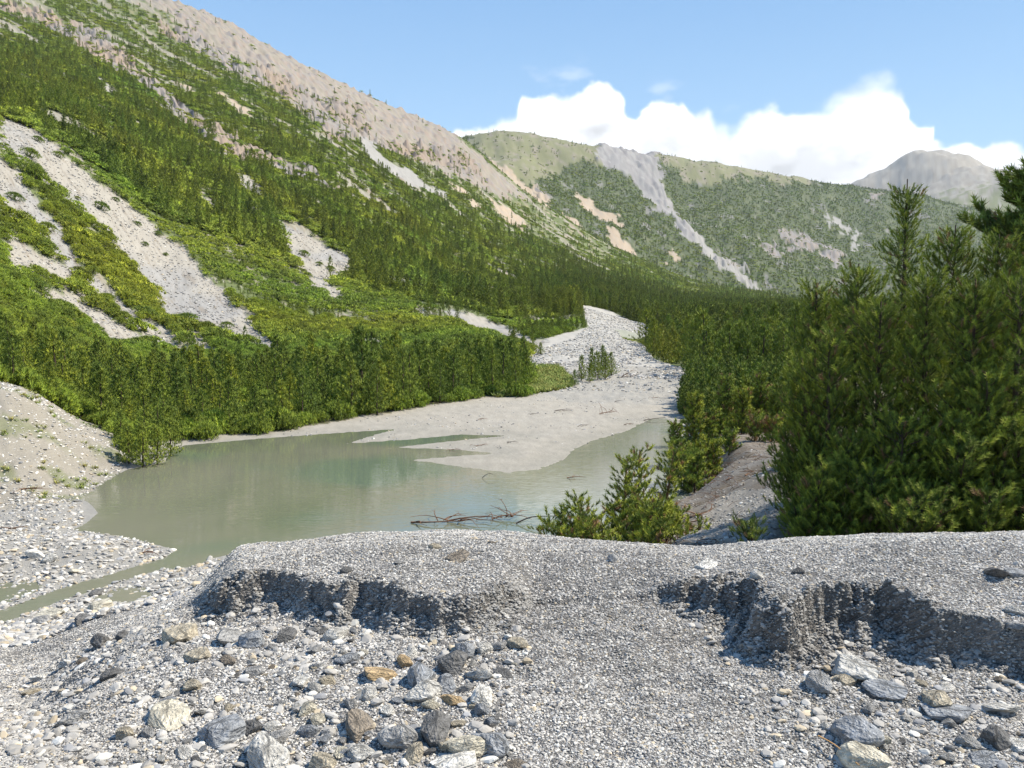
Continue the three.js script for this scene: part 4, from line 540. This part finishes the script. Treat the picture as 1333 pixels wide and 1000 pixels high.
{ // more loose stones in the two hollows
  const r = rng(4242), tones = ['white', 'pale', 'pale', 'grey', 'grey', 'grey', 'blue', 'blue', 'dark', 'tan', 'cream', 'brown']; let n = 0, tries = 0;
  while (n < 205 && tries++ < 6000) {
    const right = r() < .17, px = right ? 1050 + 283 * r() : 20 + 650 * Math.pow(r(), .8), py = right ? 880 + 120 * r() : 815 + 190 * r();
    const [a, t] = hit(px, py, Hs, 2.3); if (inside(terrace, a * t, t) && px > 215 || t > 6.5) continue;
    const lower = sstep(820, 980, py), w = (7.5 + 15 * Math.pow(r(), 2.6)) * (.75 + .5 * lower);
    if (px < 200 && r() < .5) continue;
    stone(px, py, w, tones[Math.floor(r() * tones.length)], r() < .25 ? 'slab' : '', undefined, undefined, 1, .5 + .4 * r()); n++;
  }
}
{ // pebbles and gravel too many to count
  const r = rng(777), col = new THREE.Color(), sets = [];
  const lay = (name, label, count, pick) => {
    const list = []; let guard = 0; while (list.length < count && guard++ < count * 6) { const p = pick(); if (p) list.push(p); }
    pebbleGeos.forEach((g, k) => {
      const s = list.filter((_, i) => i % 4 === k), m = new THREE.InstancedMesh(g, pebbleMat, s.length);
      s.forEach(([a, t, S, c, y], i) => { const x = a * t; qt.setFromEuler(new THREE.Euler((r() - .5) * .9, r() * 6.28, (r() - .5) * .9)); mt.compose(tmp.set(x, ground(x, -t) + S * .18, -t), qt, tmp2.set(S * (.8 + .5 * r()), S * (.6 + .5 * r()), S * (.8 + .4 * r()))); m.setMatrixAt(i, mt); m.setColorAt(i, col.setRGB(...c)); });
      m.name = numbered(name); m.userData.kind = 'stuff'; m.userData.label = label; scene.add(shadows(m));
    });
  };
  const pebbleMat = new THREE.MeshStandardMaterial({ color: 0xffffff, roughness: .92 });
  const tone = (base, spread = 1) => { const q = r(), k = .72 + .6 * r(); let c = [base * k * 1.06, base * k, base * k * .91]; if (q < .07 * spread) c = [.55 * k, .53 * k, .48 * k]; else if (q < .12 * spread) c = [.42 * k, .35 * k, .25 * k]; else if (q < .22) c = [.15 * k, .145 * k, .14 * k]; else if (q < .34) c = [.26 * k, .258 * k, .258 * k]; return c; };
  const localK = (a, t) => sample(Cs1, a, t) / .28, Cs1 = new Float32Array(NA * NT); for (let i = 0; i < NA * NT; i++) Cs1[i] = Cs[i * 3];
  lay('gravel', 'fine grey gravel covering track, terrace and hollows', 260000, () => { const a = -.69 + 1.38 * r(), t = 2.5 * Math.pow(9.5 / 2.5, r()), S = (.0038 + .0055 * Math.pow(r(), 3)) * clamp(Math.pow(t / 3.5, .45), .9, 1.6), slope = Math.abs(sample(Hs, a, t + .03) - sample(Hs, a, t - .03)) / .06 + Math.abs(sample(Hs, a + .006, t) - sample(Hs, a - .006, t)) / (.012 * t); if (slope > .9 && r() < .65) return null; const k = clamp(localK(a, t), .45, 1.25), c = tone(.37).map((v) => v * k); return [a, t, S, c]; });
  const steep = (a, t) => Math.abs(sample(Hs, a, t + .03) - sample(Hs, a, t - .03)) / .06 + Math.abs(sample(Hs, a + .006, t) - sample(Hs, a - .006, t)) / (.012 * t);
  lay('bank_gravel', 'crumbly grey grit on the faces of the cut banks', 42000, () => { const a = -.5 + 1.19 * r(), t = 3.2 + 2.4 * r(); if (steep(a, t) < .75) return null; const k = .7 + .6 * r(); return [a, t, .004 + .010 * Math.pow(r(), 2.5), [.262 * k, .25 * k, .23 * k]]; });
  lay('trail_stones', 'small stones and grit on the forest trail', 5000, () => { const a = .18 + .2 * r(), t = 9.6 + 18 * r(); if (r() > .35 && !anyPatch(trail, a, Math.log(t))) return null; return [a, t, .008 + .03 * Math.pow(r(), 4), tone(.27, .8)]; });
  const track = [[668, 812], [690, 850], [700, 900], [680, 1040], [1015, 1040], [990, 960], [955, 890], [905, 830], [858, 786]].map(([px, py]) => plane(px, py, 0));
  lay('pebbles', 'loose fist-sized pebbles in the rubble hollows', 7000, () => { const a = -.69 + 1.38 * r(), t = 2.5 * Math.pow(8 / 2.5, r()), x = a * t; const onT = inside(terrace, x, t) && a > -.42 || inside(track, x, t); if (onT && r() > .03) return null; return [a, t, (.006 + .028 * Math.pow(r(), 5)), tone(.33, 1.8)]; });
  lay('stream_stones', 'grey and white stones of the gravel bar along the stream', 16000, () => { const a = -.69 + .62 * r(), t = 9.5 * Math.pow(22 / 9.5, r()), x = a * t; if (a > -.36 && t > 9.5 && !(a < -.2 && t < 15)) return null; if (inside(lakePoly, x, t) || (t < 9.5 && a > -.35) || (t > 19 && a > -.53 && ground(x, -t) < LAKE + .08)) return null; return [a, t, .015 + .06 * Math.pow(r(), 3.5), tone(.36, 1.8)]; });
  lay('fan_stones', 'pale stones strewn over the gravel fan', 20000, () => { const a = -.02 + .26 * r(), t = 50 * Math.pow(230 / 50, r()), x = a * t; if (sample(Wd, a, t) > .02 || !anyPatch(fan, a, Math.log(t)) || anyPatch(grass, a, Math.log(t))) return null; if (noise(x * .2, t * .12, 78) + .5 * noise(x * .7, t * .4, 79) < lerp(.35, -.35, sstep(52, 90, t)) && r() < .9) return null; return [a, t, (.02 + .10 * Math.pow(r(), 4)) * (1 + t / 180), tone(.34, 1.3)]; });
  lay('scree_stones', 'loose rock fragments lying on the pale scree chutes', 14000, () => { const a = -.68 + .48 * r(), t = 55 * Math.pow(230 / 55, r()); if (!anyPatch(scree, a, Math.log(t))) return null; if (noise(a * 150 + Math.log(t) * 60, Math.log(t) * 16, 74) < .02 && r() < .75) return null; return [a, t, (.03 + .16 * Math.pow(r(), 3)) * (.6 + t / 200), tone(.27, 1.1)]; });
  lay('sand_pebbles', 'scattered small stones on the sand flats', 1500, () => { const a = -.3 + .5 * r(), t = 30 + 30 * r(), x = a * t; if (inside(lakePoly, x, t) || sample(Wd, a, t) > .02) return null; if (noise(x * .4, t * .4, 77) < .0) return null; return [a, t, .012 + .05 * Math.pow(r(), 3), tone(.36, 1.2)]; });
  lay('bank_stones', 'loose stones on the pale slope beside the lake', 3500, () => { const a = -.7 + .24 * r(), t = 19 + 11 * r(); if (!inPatch(leftBank[0], a, Math.log(t))) return null; return [a, t, .012 + .05 * Math.pow(r(), 3), tone(.5, 1.5)]; });
}
console.log('stones', sv);

// ---------------------------------------------------------------- driftwood, twigs, grass
function driftwood(name, px, py, t0, len, label, mat, seedd, curl, n = 1, group) {
  const r = rng(seedd), [a, t] = t0 ? [ray(px, py)[0], t0] : hit(px, py, Hs, 9.6), x = a * t, z = -t, g = [];
  const y = Math.max(LAKE, ground(x, z));
  for (let i = 0; i < n; i++) {
    const th = i ? r() * 6.28 : (r() - .5) * .8, L = len * (i ? .3 + .4 * r() : 1), cx = Math.cos(th), cz = Math.sin(th), b = i ? r() * .6 * len : 0, w = () => (r() - .5) * .22 * L, rise = curl * L * (.15 + .7 * r());
    const q0 = V(b, .02 + curl * b * .15, 0), q1 = V(b + cx * L * .33 + w(), .03 + rise * .5, cz * L * .33 + w()), q2 = V(b + cx * L * .68 + w(), .03 + rise * (.5 + .5 * r()), cz * L * .68 + w()), q3 = V(b + cx * L, .02 + rise * 1.1 * r(), cz * L + w());
    g.push(limb([q0, q1, q2, q3], (.010 + .010 * len) * (i ? .6 : 1), .004, 5));
    g.push(limb([q2, V(q2.x + w(), q2.y + .05 * L * r(), q2.z + w()), V(q2.x + cx * .2 * L + 2 * w(), q2.y + .12 * L * r(), q2.z + 2 * w())], .005, .002, 4));
  }
  const m = new THREE.Mesh(mergeGeometries(g), mat); m.name = numbered(name); m.position.set(x, y, z); scene.add(shadows(m)); return tag(m, label, 'driftwood', group);
}
driftwood('driftwood', 535, 682, 19.5, 1.4, 'arched dark root washed up beyond the terrace rim', redBark, 1, .4, 5);
driftwood('driftwood', 582, 680, 19.6, 1.4, 'long bowed reddish root lying at the water edge', redBark, 2, .35, 6);
driftwood('driftwood', 640, 676, 19.8, 1.0, 'spiky reddish root stump at the water edge', redBark, 3, .8, 10);
driftwood('driftwood', 672, 686, 19.4, 1.3, 'straight thin branch slanting up out of the water edge', greyBark, 4, .55, 1);
driftwood('driftwood', 628, 628, 0, .4, 'short pale stick poking out of the lake', greyBark, 5, .6, 1);
driftwood('driftwood', 738, 630, 0, .6, 'low brown branch stranded in the shallow water', redBark, 6, .3, 3);
driftwood('driftwood', 780, 540, 0, 1.0, 'dark red heap of twigs on the sand flat', redBark, 7, .8, 8);
driftwood('driftwood', 722, 536, 0, 1.0, 'dark twigs lying flat on the sand', greyBark, 8, .15, 4);
driftwood('driftwood', 838, 548, 0, 1.4, 'long dark branch at the head of the side channel', greyBark, 9, .1, 2);
driftwood('driftwood', 808, 492, 0, 1.6, 'reddish dead branch beside the pine clump on the fan', redBark, 10, .6, 6);
[[690, 540], [622, 548], [660, 578], [620, 583], [800, 524], [812, 555], [752, 556], [585, 590], [670, 520], [850, 520]].forEach(([px, py], i) => driftwood('driftwood_twig', px, py, 0, .45, 'small dark twig stranded on the open sand flat', i % 2 ? redBark : greyBark, 20 + i, .3, 3, 'twigs on the sand flat'));
driftwood('driftwood', 28, 640, 0, .9, 'reddish twigs lying along the foot of the pale slope', redBark, 41, .15, 5);
driftwood('driftwood', 8, 690, 0, .6, 'small rust-brown branch on the gravel bar', redBark, 42, .2, 3);
driftwood('driftwood', 185, 722, 0, .5, 'red-brown bark pieces on the tip of the gravel bar', redBark, 43, .2, 4);
driftwood('fallen_trunk', 835, 640, 14.3, .9, 'thin bare fallen trunk slanting through the flood brushwood', redBark, 44, .3, 2);
driftwood('fallen_trunk', 895, 660, 15, 1.2, 'grey fallen branches lying beside the trail edge', greyBark, 45, .2, 5);
[[905, 640], [925, 632], [945, 628], [970, 622], [880, 690], [860, 695], [905, 675]].forEach(([px, py], i) => driftwood('dead_branch', px, py, 0, .8, 'dead brown branch on the slope between trail and lake', redBark, 60 + i, .5, 5, 'dead branches beside the trail'));
{ const [a, t] = hit(1065, 968, Hs, 2.3), m = new THREE.Mesh(limb([V(0, .03, 0), V(.035, .035, .08), V(.08, .02, .2)], .003, .002, 5), new THREE.MeshStandardMaterial({ color: new THREE.Color(.5, .28, .1), roughness: .8 })); m.name = 'straw'; m.position.set(a * t, ground(a * t, -t), -t); scene.add(shadows(m)); tag(m, 'single orange straw lying on the gravel by the track', 'straw'); }
{ // brown twigs and needle litter washed against the slope beside the trail
  const r = rng(56), g = limb([V(0, 0, 0), V(.12, .02, .01), V(.25, .0, .04)], .006, .003, 4), list = []; let guard = 0;
  while (list.length < 1600 && guard++ < 100000) { const a = .12 + .26 * r(), t = 10 + 20 * r(), x = a * t; if (ground(x, -t) < LAKE + .06 || anyPatch(trail, a, Math.log(t)) && r() < .9) continue; list.push([x, t]); }
  const m = new THREE.InstancedMesh(g, barkMat, list.length), c = new THREE.Color();
  list.forEach(([x, t], i) => { qt.setFromEuler(new THREE.Euler((r() - .5) * .8, r() * 6.28, (r() - .5) * .9)); const k = .3 + .8 * r(); mt.compose(tmp.set(x, ground(x, -t) + .008, -t), qt, tmp2.set(k, k, k)); m.setMatrixAt(i, mt); m.setColorAt(i, c.setRGB(1 + .6 * r(), .95 + .5 * r(), .9 + .4 * r())); });
  m.name = 'twig_litter'; m.userData.kind = 'stuff'; m.userData.label = 'brown twig litter on the slope between trail and lake'; scene.add(shadows(m));
}
{ // tufts of grass
  const r = rng(55), pos = [], col = [], p = V(0, 0, 0), d = V(0, 1, 0); for (let k = 0; k < 5; k++) { p.set((r() - .5) * .2, 0, (r() - .5) * .2); tuft(pos, col, p, d, .2, .018, 5, r, [1, 1, 1]); } const g = geoOf(pos, col);
  const list = []; let guard = 0;
  while (list.length < 9000 && guard++ < 200000) { const a = -.7 + 1.15 * r(), t = 17 * Math.pow(130 / 17, r()), l = Math.log(t); if (anyPatch(grass, a, l)) list.push([a, t, 1]); else if (inPatch(leftBank[0], a, l) && noise(a * t * .7, t * .7, 44) > .05 && r() < .05) list.push([a, t, .45]); }
  const m = new THREE.InstancedMesh(g, foliage, list.length), c = new THREE.Color();
  list.forEach(([a, t, s], i) => { const x = a * t; qt.setFromAxisAngle(UPV, r() * 6.28); const k = s * (.7 + .8 * r()); mt.compose(tmp.set(x, ground(x, -t), -t), qt, tmp2.set(k * 1.3, k, k * 1.3)); m.setMatrixAt(i, mt); m.setColorAt(i, c.setRGB(.19 + .1 * r(), .24 + .06 * r(), .06)); });
  m.name = 'grass'; m.userData.kind = 'stuff'; m.userData.label = 'short yellow-green grass on the flats and banks'; scene.add(shadows(m));
}
console.log('done');
renderer.render(scene, camera);
